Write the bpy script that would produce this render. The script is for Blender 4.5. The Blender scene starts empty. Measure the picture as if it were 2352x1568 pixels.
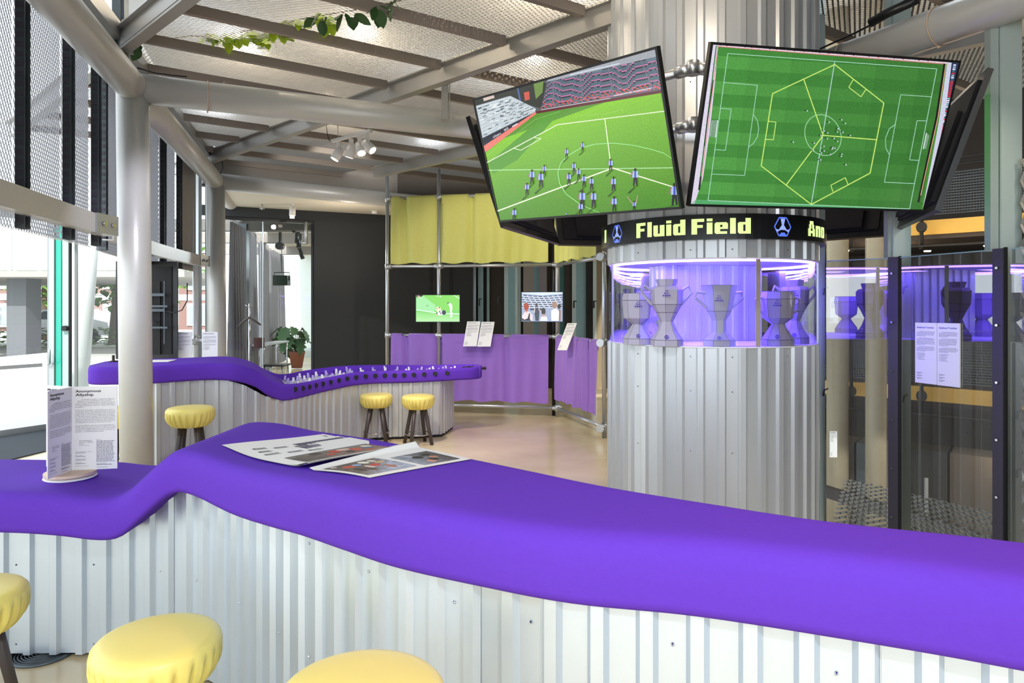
import bpy, math, random
import numpy as np
from mathutils import Vector, Matrix
random.seed(7)
SC = bpy.context.scene
COL = SC.collection
PI = math.pi
# ------------------------------------------------------------------ camera, world, exposure
FPX, CX, HZ, EYE = 1600.0, 1176.0, 700.0, 1.6     # focal length and horizon in the 2352x1568 frame
cd = bpy.data.cameras.new('camera'); cam = bpy.data.objects.new('camera', cd); COL.objects.link(cam)
cam.location = (0, 0, EYE); cam.rotation_euler = (PI/2, 0, 0)
cd.sensor_width = 36; cd.lens = FPX/2352*36; cd.shift_y = -(784-HZ)/2352; cd.clip_start = .05; cd.clip_end = 300
SC.camera = cam
SC.view_settings.view_transform = 'Standard'; SC.view_settings.look = 'None'
SC.view_settings.gamma = 1; SC.view_settings.use_curve_mapping = False
SC.view_settings.exposure = 0.0
SC.cycles.use_denoising = True
SC.cycles.max_bounces = 8; SC.cycles.transparent_max_bounces = 16; SC.cycles.glossy_bounces = 4
SC.cycles.caustics_reflective = False; SC.cycles.caustics_refractive = False
SC.cycles.sample_clamp_indirect = 6
w = bpy.data.worlds.new('sky'); SC.world = w; w.use_nodes = True
bg = w.node_tree.nodes['Background']; bg.inputs[0].default_value = (.86, .94, 1, 1); bg.inputs[1].default_value = 2.7

def light(name, kind, loc, power, color=(1, 1, 1), target=None, size=.2, spot=60, blend=.5, size_y=None):
    d = bpy.data.lights.new(name, kind); d.energy = power; d.color = color
    if kind == 'AREA':
        d.size = size
        if size_y: d.shape = 'RECTANGLE'; d.size_y = size_y
    else: d.shadow_soft_size = size
    if kind == 'SPOT': d.spot_size = math.radians(spot); d.spot_blend = blend
    o = bpy.data.objects.new(name, d); COL.objects.link(o); o.location = loc
    if target is not None:
        o.rotation_euler = (Vector(target)-Vector(loc)).to_track_quat('-Z', 'Y').to_euler()
    return o
WARM = (1, .78, .52)
sn = light('sun', 'SUN', (-20, -30, 40), 4.5, (1, .96, .9), None, .02); sn.data.angle = .02; sn.rotation_euler = Vector((-.15, .8, -.62)).to_track_quat('-Z', 'Y').to_euler()
light('track_and_fill_spot', 'SPOT', (-.9, 1.6, 3.42), 210, (.92, .96, 1), (1.2, 4.3, .9), .06, 48)  # cool spot added to brighten the pillar, no fixture
light('track_and_fill_spot', 'SPOT', (3.0, 1.9, 3.42), 60, (1, .86, .7), (1.6, 4.2, 1.4), .06, 55)
light('track_and_fill_spot', 'SPOT', (.2, 2.4, 3.45), 50, (1, .84, .64), (1.25, 4.3, 3.0), .06, 70)  # warm spot added for the upper pillar, no fixture
light('track_and_fill_spot', 'SPOT', (-1.9, 8.3, 3.3), 45, (1, .95, .88), (-2.9, 10.4, 3.5), .05, 60)  # free-floating spot added to lift the bulkhead
# spots over the counters: only one track has fixtures, some are unseen added fill
light('track_and_fill_spot', 'SPOT', (1.0, -.9, 3.4), 330, (.90, .95, 1), (.5, 1.7, .4), .06, 62)
light('track_and_fill_spot', 'SPOT', (-.9, -.6, 3.4), 75, (.86, .93, 1), (-.6, 2.5, .6), .06, 60)
light('track_and_fill_spot', 'SPOT', (2.4, 1.6, 3.4), 150, (1, .42, .34), (.9, 1.5, 1.05), .06, 50)
light('track_and_fill_spot', 'SPOT', (-1.55, 6.3, 3.25), 130, (1, .93, .85), (-1.0, 8.9, .3), .05, 60)
light('track_and_fill_spot', 'SPOT', (-1.45, 6.25, 3.25), 230, (1, .86, .68), (.2, 8.1, 0), .05, 62)
light('track_and_fill_spot', 'SPOT', (-1.5, 3.7, 3.42), 150, (.88, .86, 1), (-3.0, 6.4, .6), .05, 55)  # added fill for the steel at the far counter's left, unseen
light('track_and_fill_spot', 'SPOT', (.1, 5.5, 3.42), 150, (.86, .80, 1), (-1.5, 8.3, .5), .05, 60)  # added fill for the far counter's trough end, unseen
light('track_and_fill_spot', 'SPOT', (-.4, 7.6, 3.4), 120, (1, .9, .7), (-.4, 10.2, 1.6), .05, 75)
# warm lamps lying on top of the mesh ceiling
UP = [(-1.15, 5.35), (-2.2, 5.7), (.25, 5.9), (.55, 6.6), (-1.9, 7.6), (.1, 4.6)]
for x_, y_, e_ in ((-3.5, 14, 50), (-3.2, 17.5, 70), (-3.2, 20.5, 55), (-2.6, 10.9, 16), (1.0, 3.5, 3)):
    light('room_fill', 'POINT', (x_, y_, 2.9 if y_ > 11 else (2.5 if y_ > 5 else 3.3)), e_, (.86, .95, 1) if y_ > 11 else (1, .84, .66), None, .12)  # unseen fill points added to brighten back room, rear ceiling and pillar top
for x, y in UP:
    light('ceiling_lamp_and_fill', 'POINT', (x, y, 4.05), 24, (1, .84, .62), None, .08)
for x, y in ((-2.6, 4.2), (-3.2, 7.4), (-.6, 3.2), (-1.0, 8.8), (2.6, 4.4), (-.2, 9.3)):
    light('ceiling_lamp_and_fill', 'POINT', (x, y, 4.05), 13, (.86, .93, 1), None, .2)  # cool fill points added above the mesh to whiten the slab

# ------------------------------------------------------------------ materials
def s2l(c):
    return tuple(((v/12.92) if v <= .04045 else ((v+.055)/1.055)**2.4) for v in c)
def rgb(r, g, b): return s2l((r/255, g/255, b/255))
def mat(name, col, rough=.5, metal=0., noise=0., nscale=30, bump=0., bscale=200, spec=.5, emis=None, estr=0, trans=0, sheen=0, stretch=None):
    m = bpy.data.materials.new(name); m.use_nodes = True; nt = m.node_tree; b = nt.nodes['Principled BSDF']
    b.inputs['Base Color'].default_value = (*col, 1); b.inputs['Roughness'].default_value = rough
    b.inputs['Metallic'].default_value = metal; b.inputs['Specular IOR Level'].default_value = spec
    if sheen: b.inputs['Sheen Weight'].default_value = sheen
    if trans: b.inputs['Transmission Weight'].default_value = trans
    if emis: b.inputs['Emission Color'].default_value = (*emis, 1); b.inputs['Emission Strength'].default_value = estr
    if noise or bump:
        tc = nt.nodes.new('ShaderNodeTexCoord'); mp = nt.nodes.new('ShaderNodeMapping'); nt.links.new(tc.outputs['Object'], mp.inputs[0])
        if stretch: mp.inputs['Scale'].default_value = stretch
    if noise:
        n = nt.nodes.new('ShaderNodeTexNoise'); n.inputs['Scale'].default_value = nscale; n.inputs['Detail'].default_value = 4
        nt.links.new(mp.outputs[0], n.inputs['Vector'])
        r = nt.nodes.new('ShaderNodeMapRange'); r.inputs[3].default_value = 1-noise; r.inputs[4].default_value = 1+noise
        nt.links.new(n.outputs[0], r.inputs[0])
        mx = nt.nodes.new('ShaderNodeVectorMath'); mx.operation = 'SCALE'; mx.inputs[0].default_value = col
        nt.links.new(r.outputs[0], mx.inputs['Scale']); nt.links.new(mx.outputs[0], b.inputs['Base Color'])
    if bump:
        n2 = nt.nodes.new('ShaderNodeTexNoise'); n2.inputs['Scale'].default_value = bscale; nt.links.new(mp.outputs[0], n2.inputs['Vector'])
        bp = nt.nodes.new('ShaderNodeBump'); bp.inputs['Strength'].default_value = bump; bp.inputs['Distance'].default_value = .002
        nt.links.new(n2.outputs[0], bp.inputs['Height']); nt.links.new(bp.outputs[0], b.inputs['Normal'])
    return m
def glass(name, tint=(1, 1, 1), refl=1.0, base=0.0):
    m = bpy.data.materials.new(name); m.use_nodes = True; nt = m.node_tree; nt.nodes.clear()
    o = nt.nodes.new('ShaderNodeOutputMaterial'); t = nt.nodes.new('ShaderNodeBsdfTransparent'); g = nt.nodes.new('ShaderNodeBsdfGlossy')
    t.inputs[0].default_value = (*tint, 1); g.inputs['Roughness'].default_value = .0
    f = nt.nodes.new('ShaderNodeFresnel'); f.inputs[0].default_value = 1.5
    ml = nt.nodes.new('ShaderNodeMath'); ml.operation = 'MULTIPLY_ADD'; ml.inputs[1].default_value = refl; ml.inputs[2].default_value = base
    nt.links.new(f.outputs[0], ml.inputs[0])
    mx = nt.nodes.new('ShaderNodeMixShader'); nt.links.new(ml.outputs[0], mx.inputs[0])
    nt.links.new(t.outputs[0], mx.inputs[1]); nt.links.new(g.outputs[0], mx.inputs[2]); nt.links.new(mx.outputs[0], o.inputs[0])
    return m
def print_mat(name, emit=0., rough=.6, grain=.0):
    m = bpy.data.materials.new(name); m.use_nodes = True; nt = m.node_tree; b = nt.nodes['Principled BSDF']
    a = nt.nodes.new('ShaderNodeVertexColor'); a.layer_name = 'ink'
    b.inputs['Roughness'].default_value = rough
    src = a.outputs[0]
    if grain:
        tc = nt.nodes.new('ShaderNodeTexCoord'); n = nt.nodes.new('ShaderNodeTexNoise'); n.inputs['Scale'].default_value = 260; n.inputs['Detail'].default_value = 3
        nt.links.new(tc.outputs['Object'], n.inputs['Vector'])
        r = nt.nodes.new('ShaderNodeMapRange'); r.inputs[1].default_value = .3; r.inputs[2].default_value = .7; r.inputs[3].default_value = 1-grain; r.inputs[4].default_value = 1+grain
        nt.links.new(n.outputs[0], r.inputs[0])
        v = nt.nodes.new('ShaderNodeVectorMath'); v.operation = 'SCALE'; nt.links.new(src, v.inputs[0]); nt.links.new(r.outputs[0], v.inputs['Scale']); src = v.outputs[0]
    if emit:
        b.inputs['Base Color'].default_value = (.01, .01, .01, 1)
        nt.links.new(src, b.inputs['Emission Color']); b.inputs['Emission Strength'].default_value = emit; b.inputs['Roughness'].default_value = .15
    else: nt.links.new(src, b.inputs['Base Color'])
    return m
MT = dict(
 purple=mat('purple_fabric', rgb(98, 56, 186), .8, noise=.05, nscale=60, bump=.25, bscale=900, spec=.15),
 steel=mat('corrugated_steel', rgb(208, 219, 230), .36, .62, noise=.05, nscale=9, bump=.08, bscale=500, stretch=(1, 1, .3)),
 steel2=mat('zinc_cladding', rgb(204, 207, 210), .36, .5, noise=.06, nscale=9, bump=.08, bscale=500, stretch=(1, 1, .3)),
 tube=mat('painted_steel_tube', rgb(208, 208, 206), .38, .15, noise=.03, nscale=12, bump=.05, bscale=300),
 beam=mat('grey_painted_steel', rgb(172, 170, 166), .45, .3, noise=.05, nscale=8),
 purlin=mat('brown_grey_steel', rgb(156, 146, 138), .5, .2, noise=.05, nscale=8),
 mesh=mat('expanded_metal', rgb(158, 154, 150), .4, .35, noise=.05, nscale=20),
 skinmesh=mat('facade_mesh', rgb(100, 98, 108), .5, .2, noise=.08, nscale=20),
 channel=mat('slotted_dark_channel', rgb(84, 92, 98), .4, .5, noise=.3, nscale=16, stretch=(.1, .1, 1)),
 galv=mat('galvanised_tube', rgb(198, 202, 206), .3, .8, noise=.06, nscale=60),
 yellow=mat('yellow_vinyl', rgb(240, 224, 124), .35, noise=.03, nscale=8, bump=.06, bscale=250, spec=.5),
 leg=mat('dark_wood', rgb(70, 62, 60), .45, noise=.2, nscale=14, stretch=(1, 1, .15)),
 chrome=mat('chrome', rgb(190, 190, 195), .15, 1),
 ycloth=mat('yellow_cloth', rgb(222, 222, 128), .8, noise=.04, nscale=30, bump=.2, bscale=700, sheen=.2),
 pcloth=mat('lilac_cloth', rgb(150, 110, 204), .8, noise=.05, nscale=30, bump=.2, bscale=700, sheen=.2),
 black=mat('black_plastic', rgb(22, 23, 26), .35, noise=.05),
 blackm=mat('matt_black', rgb(20, 20, 22), .7),
 darkwall=mat('dark_wall', rgb(52, 56, 60), .75, noise=.05, nscale=80, bump=.2, bscale=300),
 white=mat('white_board', rgb(240, 240, 242), .5),
 cream=mat('cream_plaster', rgb(226, 220, 205), .8, noise=.02, nscale=6),
 whitewall=mat('white_wall', rgb(226, 232, 232), .8, noise=.02, nscale=6),
 grey=mat('grey_panel', rgb(158, 152, 146), .6, noise=.04, nscale=10, bump=.05),
 slab=mat('ceiling_slab', rgb(206, 210, 214), .8, noise=.04, nscale=4),
 alu=mat('aluminium', rgb(185, 190, 192), .35, .7),
 teal=mat('glass_edge', rgb(40, 170, 150), .2, spec=.8),
 post=mat('green_grey_post', rgb(190, 206, 204), .35, .2, noise=.05, nscale=10),
 clip=mat('dark_clip', rgb(70, 66, 78), .5, .2),
 concrete=mat('concrete', rgb(168, 156, 132), .8, noise=.12, nscale=9, bump=.2, bscale=60),
 brown=mat('dark_brown', rgb(58, 50, 44), .7, noise=.15, nscale=6),
 ambr=mat('yellow_fascia', rgb(206, 164, 76), .6, noise=.06, nscale=12),
 mat_rug=mat('dark_mat', rgb(62, 66, 74), .95, noise=.2, nscale=300),
 paper=mat('paper', rgb(240, 238, 234), .8),
 trophy=mat('trophy_paper', rgb(176, 170, 190), .75, noise=.04, nscale=60),
 lav=mat('lavender_plastic', rgb(190, 178, 232), .5),
 curtain=mat('grey_curtain', rgb(150, 148, 156), .85, noise=.06, nscale=30),
 terracotta=mat('terracotta', rgb(150, 92, 74), .7, noise=.08),
 leafd=mat('dark_leaf', rgb(52, 92, 44), .5, noise=.25, nscale=20),
 leafl=mat('bright_leaf', rgb(176, 208, 40), .5, noise=.2, nscale=20, emis=None),
 bark=mat('bark', rgb(112, 100, 84), .9, noise=.3, nscale=12),
 brick=mat('far_brick', rgb(150, 120, 114), .85, noise=.12, nscale=30),
 paving=mat('pale_paving', rgb(205, 205, 200), .8, noise=.05, nscale=2),
 carpaint=mat('white_car_paint', rgb(225, 228, 232), .2, spec=.8),
 tableTop=mat('pale_table_top', rgb(205, 208, 210), .3),
 plywood=mat('plywood', rgb(226, 200, 176), .6, noise=.05, nscale=30),
 seatred=mat('brown_board', rgb(120, 84, 76), .7),
 glass=glass('clear_glass', (.96, .985, .98), 1.0),
 glassd=glass('balustrade_glass', (.80, .84, .83), 2.4, .20),
 glassc=glass('case_glass', (.97, .97, .99), .9),
 ink=print_mat('printed_ink'),
 screen=print_mat('screen_picture', 1.0, grain=.22),
 led=print_mat('led_picture', 1.15),
 violet=mat('violet_led', (.2, .1, 1), .5, emis=(.42, .26, 1), estr=9),
 lampglow=mat('warm_lamp_glow', (1, 1, 1), .5, emis=(1, .85, .65), estr=6),
)
# floor: polished beige resin with a cloudy tone
def floor_mat():
    m = mat('polished_resin_floor', rgb(206, 182, 146), .16, spec=.5); nt = m.node_tree; b = nt.nodes['Principled BSDF']
    tc = nt.nodes.new('ShaderNodeTexCoord'); n = nt.nodes.new('ShaderNodeTexNoise'); n.inputs['Scale'].default_value = .9; n.inputs['Detail'].default_value = 6
    nt.links.new(tc.outputs['Object'], n.inputs['Vector']); cr = nt.nodes.new('ShaderNodeValToRGB'); nt.links.new(n.outputs[0], cr.inputs[0])
    cr.color_ramp.elements[0].position = .3; cr.color_ramp.elements[0].color = (*rgb(200, 180, 140), 1)
    cr.color_ramp.elements[1].position = .7; cr.color_ramp.elements[1].color = (*rgb(224, 208, 172), 1)
    nt.links.new(cr.outputs[0], b.inputs['Base Color'])
    n2 = nt.nodes.new('ShaderNodeTexNoise'); n2.inputs['Scale'].default_value = 3; n2.inputs['Detail'].default_value = 5; nt.links.new(tc.outputs['Object'], n2.inputs['Vector'])
    r = nt.nodes.new('ShaderNodeMapRange'); r.inputs[3].default_value = .12; r.inputs[4].default_value = .28; nt.links.new(n2.outputs[0], r.inputs[0]); nt.links.new(r.outputs[0], b.inputs['Roughness'])
    return m
MT['floor'] = floor_mat()

# ------------------------------------------------------------------ mesh helpers
class MB:
    def __init__(s): s.v = []; s.f = []; s.sm = []
    def add(s, vs, fs, smooth=False):
        o = len(s.v); s.v += [tuple(p) for p in vs]; s.f += [tuple(i+o for i in f) for f in fs]; s.sm += [smooth]*len(fs); return s
    def box(s, a, b):
        x0, y0, z0 = a; x1, y1, z1 = b
        return s.add([(x0,y0,z0),(x1,y0,z0),(x1,y1,z0),(x0,y1,z0),(x0,y0,z1),(x1,y0,z1),(x1,y1,z1),(x0,y1,z1)],
                     [(0,3,2,1),(4,5,6,7),(0,1,5,4),(1,2,6,5),(2,3,7,6),(3,0,4,7)])
    def obox(s, c, ax, ay, az):                       # oriented box: centre and three half-vectors
        c, ax, ay, az = map(Vector, (c, ax, ay, az))
        vs = [c+i*ax+j*ay+k*az for k in (-1, 1) for i, j in ((-1,-1),(1,-1),(1,1),(-1,1))]
        return s.add(vs, [(0,3,2,1),(4,5,6,7),(0,1,5,4),(1,2,6,5),(2,3,7,6),(3,0,4,7)])
    def bar(s, a, b, wd, h, up=(0, 0, 1)):            # rectangular bar from a to b
        a, b, up = Vector(a), Vector(b), Vector(up); d = (b-a); L = d.length; d.normalize(); sd = d.cross(up).normalized(); u = sd.cross(d)
        return s.obox((a+b)/2, d*L/2, sd*wd/2, u*h/2)
    def tube(s, pts, r, n=12, cap=True, closed=False):
        pts = [Vector(p) for p in pts]; rings = []; m = len(pts); rr = r if isinstance(r, (list, tuple)) else [r]*m
        ref = None
        for i, p in enumerate(pts):
            if closed: d = pts[(i+1) % m]-pts[i-1]
            else: d = pts[min(i+1, m-1)]-pts[max(i-1, 0)]
            d.normalize()
            if ref is None: ref = Vector((0, 0, 1)) if abs(d.z) < .9 else Vector((1, 0, 0))
            a = (ref-d*ref.dot(d)).normalized(); ref = a; b = d.cross(a)
            rings.append([p+(a*math.cos(t)+b*math.sin(t))*rr[i] for t in [2*PI*k/n for k in range(n)]])
        vs = [q for g in rings for q in g]; fs = []
        for i in range(m if closed else m-1):
            j = (i+1) % m
            for k in range(n): fs.append((i*n+k, i*n+(k+1) % n, j*n+(k+1) % n, j*n+k))
        s.add(vs, fs, True)
        if cap and not closed:
            o = len(s.v)-m*n
            s.f += [tuple(o+k for k in reversed(range(n))), tuple(o+(m-1)*n+k for k in range(n))]; s.sm += [False, False]
        return s
    def lathe(s, prof, c=(0, 0, 0), n=24, smooth=True, mod=None, rot=0):
        vs = []; fs = []
        for i, (r, z) in enumerate(prof):
            for k in range(n):
                t = 2*PI*k/n+rot; q = r*(mod(t, i) if mod else 1); vs.append((c[0]+q*math.cos(t), c[1]+q*math.sin(t), c[2]+z))
        for i in range(len(prof)-1):
            for k in range(n): fs.append((i*n+k, i*n+(k+1) % n, (i+1)*n+(k+1) % n, (i+1)*n+k))
        if prof[0][0] > 1e-6: fs.append(tuple(reversed(range(n))))
        if prof[-1][0] > 1e-6: fs.append(tuple((len(prof)-1)*n+k for k in range(n)))
        return s.add(vs, fs, smooth)
    def mesh(s, name):
        me = bpy.data.meshes.new(name); me.from_pydata(s.v, [], s.f); me.polygons.foreach_set('use_smooth', s.sm); me.update(); return me
    def build(s, name, m, parent=None, **kw):
        o = root_off(parent); s.v = [(x-o[0], y-o[1], z-o[2]) for x, y, z in s.v]
        return link(name, s.mesh(name), m, parent, **kw)
def root_off(p):
    o = Vector((0, 0, 0))
    while p is not None: o += p.location; p = p.parent
    return o
def link(name, me, m, parent=None, **kw):
    if m is not None and not me.materials: me.materials.append(MT[m] if isinstance(m, str) else m)
    ob = bpy.data.objects.new(name, me); COL.objects.link(ob)
    if parent is not None: ob.parent = parent
    for k, v in kw.items(): ob[k] = v
    return ob
def thing(name, label, cat, loc=(0, 0, 0), group=None):
    o = bpy.data.objects.new(name, None); COL.objects.link(o); o.location = loc; o.empty_display_size = .1
    o['label'] = label; o['category'] = cat
    if group: o['group'] = group
    return o
def struct(name, loc=(0, 0, 0)):
    o = bpy.data.objects.new(name, None); COL.objects.link(o); o.location = loc; o.empty_display_size = .1; o['kind'] = 'structure'; return o
def copy_thing(root, loc, rz=0, label=None):
    def cp(o, par):
        c = o.copy(); COL.objects.link(c)
        if par: c.parent = par
        for ch in o.children: cp(ch, c)
        return c
    r = cp(root, None); r.location = loc; r.rotation_euler = (0, 0, rz)
    if label: r['label'] = label
    return r
def at(px, py, Y): return Vector(((px-CX)/FPX*Y, Y, EYE-(py-HZ)/FPX*Y))      # a measured point at depth Y
def catmull(P, n):
    P = [np.array(p, float) for p in P]; P = [2*P[0]-P[1]]+P+[2*P[-1]-P[-2]]; out = []
    for i in range(1, len(P)-2):
        for k in range(n):
            t = k/n; a, b, c, d = P[i-1:i+3]
            out.append(.5*((2*b)+(-a+c)*t+(2*a-5*b+4*c-d)*t*t+(-a+3*b-3*c+d)*t**3))
    out.append(P[-2]); return np.array(out)

# ---- flat print: coloured polygons on a plane (posters, screens, boards)
class Print:
    def __init__(s, o, u, v, n):                      # origin (lower left), width vector, height vector, outward normal
        s.o, s.u, s.v, s.n = Vector(o), Vector(u), Vector(v), Vector(n).normalized(); s.V = []; s.F = []; s.C = []; s.L = 0
        s.step = .0004
    def poly(s, pts, c, lay=None):
        z = (s.L if lay is None else lay)*s.step; o = len(s.V)
        s.V += [s.o+s.u*a+s.v*b+s.n*z for a, b in pts]; s.F.append(tuple(range(o, o+len(pts)))); s.C.append(s2l(tuple(k/255 for k in c)))
    def rect(s, x0, y0, x1, y1, c, lay=None): s.poly([(x0,y0),(x1,y0),(x1,y1),(x0,y1)], c, lay)
    def line(s, pts, w, c, lay=None, asp=1.0, close=False):       # polyline, width in units of v; asp = |u|/|v|
        if close: pts = list(pts)+[pts[0]]
        for (x0, y0), (x1, y1) in zip(pts[:-1], pts[1:]):
            dx, dy = (x1-x0)*asp, y1-y0; L = math.hypot(dx, dy) or 1e-9; nx, ny = -dy/L*w/2/asp, dx/L*w/2
            s.poly([(x0+nx,y0+ny),(x0-nx,y0-ny),(x1-nx,y1-ny),(x1+nx,y1+ny)], c, lay)
    def ell(s, x, y, rx, ry, c, lay=None, n=12): s.poly([(x+rx*math.cos(t), y+ry*math.sin(t)) for t in [2*PI*k/n for k in range(n)]], c, lay)
    def text(s, st, x, y, h, c, lay=None, wide=1.0, bold=0., maxw=None, asp=1.0, res=2, align='L'):
        vs, fs, wd = glyphs(st, bold, res); z = (s.L if lay is None else lay)*s.step; o = len(s.V); k = h/.7
        sx = k*wide/asp
        if maxw: sx = maxw/max(wd, 1e-6)
        x -= {'L': 0, 'C': wd*sx/2, 'R': wd*sx}[align]
        s.V += [s.o+s.u*(x+a*sx)+s.v*(y+b*k)+s.n*z for a, b in vs]; s.F += [tuple(i+o for i in f) for f in fs]; s.C += [s2l(tuple(q/255 for q in c))]*len(fs)
    def build(s, name, m, parent=None, bend=None, **kw):
        V = [bend(p) for p in s.V] if bend else s.V
        o = root_off(parent); me = bpy.data.meshes.new(name); me.from_pydata([tuple(Vector(p)-o) for p in V], [], s.F)
        at_ = me.color_attributes.new('ink', 'FLOAT_COLOR', 'CORNER')
        cols = np.array([(*c, 1) for f, c in zip(s.F, s.C) for _ in f], dtype=np.float32).ravel(); at_.data.foreach_set('color', cols)
        return link(name, me, m, parent, **kw)
GC = {}
def glyphs(st, bold, res):
    k = (st, bold, res)
    if k not in GC:
        c = bpy.data.curves.new('t', 'FONT'); c.body = st; c.offset = bold; c.resolution_u = res; c.fill_mode = 'FRONT' if hasattr(c, 'fill_mode') else c.fill_mode
        o = bpy.data.objects.new('t', c); COL.objects.link(o); dg = bpy.context.evaluated_depsgraph_get(); dg.update()
        me = o.evaluated_get(dg).to_mesh(); vs = [(v.co.x, v.co.y) for v in me.vertices]; fs = [tuple(p.vertices) for p in me.polygons]
        o.evaluated_get(dg).to_mesh_clear(); bpy.data.objects.remove(o); bpy.data.curves.remove(c)
        x0 = min([a for a, b in vs] or [0]); vs = [(a-x0, b) for a, b in vs]
        GC[k] = (vs, fs, max([a for a, b in vs] or [0]))
    return GC[k]
def homog(src, dst):
    A = []
    for (x, y), (u, v) in zip(src, dst):
        A.append([x,y,1,0,0,0,-u*x,-u*y,-u]); A.append([0,0,0,x,y,1,-v*x,-v*y,-v])
    H = np.linalg.svd(np.array(A, float))[2][-1].reshape(3, 3)
    def f(x, y):
        q = H @ np.array([x, y, 1.]); return (q[0]/q[2], q[1]/q[2])
    return f

# ---- corrugated sheet along a plan curve
PITCH = .117
PROF = [(0, 0), (.52, 0), (.62, 1), (.88, 1), (.98, 0)]
def corrugated(parent, path, ztop, z0, m, depth=.018, side=1, ribs=8, pitch=PITCH, name='cladding_sheet', phase=0., zb=None, screws=None):
    """path: Nx2 plan points; side=+1 ribs stand out to the right of the direction of travel; ztop: function of path parameter 0..1"""
    P = np.array(path); d = np.diff(P, axis=0); L = np.hypot(d[:, 0], d[:, 1]); S = np.r_[0, np.cumsum(L)]; tot = S[-1]
    def pos(s):
        s = min(max(s, 0), tot); i = min(np.searchsorted(S, s, 'right')-1, len(L)-1); t = (s-S[i])/L[i]
        p = P[i]+d[i]*t; e = .06; a = P_at(min(s+e, tot)); b = P_at(max(s-e, 0)); q = a-b; q = q/np.hypot(*q); return p, np.array([q[1], -q[0]])*side
    def P_at(s):
        i = min(np.searchsorted(S, s, 'right')-1, len(L)-1); return P[i]+d[i]*(s-S[i])/L[i]
    s = -phase*pitch; sheets = []; k = 0; out = []
    while s < tot:
        pts = []
        for r in range(ribs):
            for a, h in PROF:
                q = s+(r+a)*pitch
                if 0 <= q <= tot: pts.append((q, h))
        q = min(s+ribs*pitch, tot); pts.append((q, 0))
        if len(pts) > 2:
            mb = MB(); vs = []
            lift = .0012*(k % 2)
            for q, h in pts:
                p, n = pos(q); p = p+n*(h*depth+lift); t = q/tot
                vs.append((p[0], p[1], z0 if zb is None else zb(t))); vs.append((p[0], p[1], ztop(t)))
            fs = [(2*i, 2*i+2, 2*i+3, 2*i+1) for i in range(len(pts)-1)]
            mb.add(vs, fs); out.append(mb.build(name, m, parent))
        if screws:
            sc = MB()
            for zz in screws:
                for r in range(1, ribs, 3):
                    q = s+(r+.26)*pitch
                    if 0 < q < tot and zz < ztop(q/tot)-.04:
                        p, n = pos(q); c = Vector((p[0]+n[0]*.003, p[1]+n[1]*.003, zz)); nn = Vector((n[0], n[1], 0))
                        t1 = Vector((-nn.y, nn.x, 0))*.0045; t2 = Vector((0, 0, .0045))
                        ring = [c+t1*math.cos(a)+t2*math.sin(a) for a in [PI/3*j for j in range(6)]]
                        sc.add(ring+[c+nn*.005], [(j, (j+1) % 6, 6) for j in range(6)])
            if sc.v: sc.build('screws', 'chrome', out[-1], kind='stuff')
        s += ribs*pitch; k += 1
    return out

# ---- expanded metal: strands of a diamond mesh, each a tilted ribbon; panel spans the parallelogram o, o+u, o+v
def expanded(o, u, v, cell=(.06, .026), strand=.009, tilt=.8, edge=True):
    o, u, v = Vector(o), Vector(u), Vector(v); n = u.cross(v).normalized(); nu = max(1, round(u.length/cell[0])); nv = max(1, round(v.length/(cell[1]/2)))
    du = u/nu; dv = v/nv; vd = v.normalized(); w_ = (vd*math.cos(tilt)+n*math.sin(tilt))*strand/2; vs = []; fs = []
    for j in range(nv):
        for i in range(nu+1):
            a = o+du*(i+(.5 if j % 2 else 0))+dv*j
            for sg in (-1, 1):
                fr = i+(.5 if j % 2 else 0)+sg*.5
                if fr < -1e-6 or fr > nu+1e-6 or i+(.5 if j % 2 else 0) > nu: continue
                b = o+du*fr+dv*(j+1); k = len(vs); vs += [a-w_, a+w_, b+w_, b-w_]; fs.append((k, k+1, k+2, k+3))
    return MB().add(vs, fs)
# ================================================================== SETTING
def prism(mb, poly, z0, z1):
    n = len(poly); vs = [(x, y, z0) for x, y in poly]+[(x, y, z1) for x, y in poly]
    fs = [tuple(reversed(range(n))), tuple(range(n, 2*n))]+[(i, (i+1) % n, n+(i+1) % n, n+i) for i in range(n)]
    return mb.add(vs, fs)
floor = prism(MB(), [(-6.75,-5),(2.85,-5),(2.72,3.2),(2.64,3.78),(2.44,4.45),(2.15,4.8),(2.1,7),(2.4,14.5),(-1,14.5),(-1.2,24),(-8.6,24),(-4.75,11.4),(-4.5,9.75),(-5.8,9.2),(-6.75,7.43)], -.35, 0).build('floor', 'floor', kind='structure')
tag = MB(); prism(tag, [(-6.7,7.45),(-5.75,9.15),(-4.9,8.6),(-5.3,6.4)], 0, .012)
tag.build('floor_mat', 'mat_rug', label='dark grey entrance mat inside the glazed door', category='mat')
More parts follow.
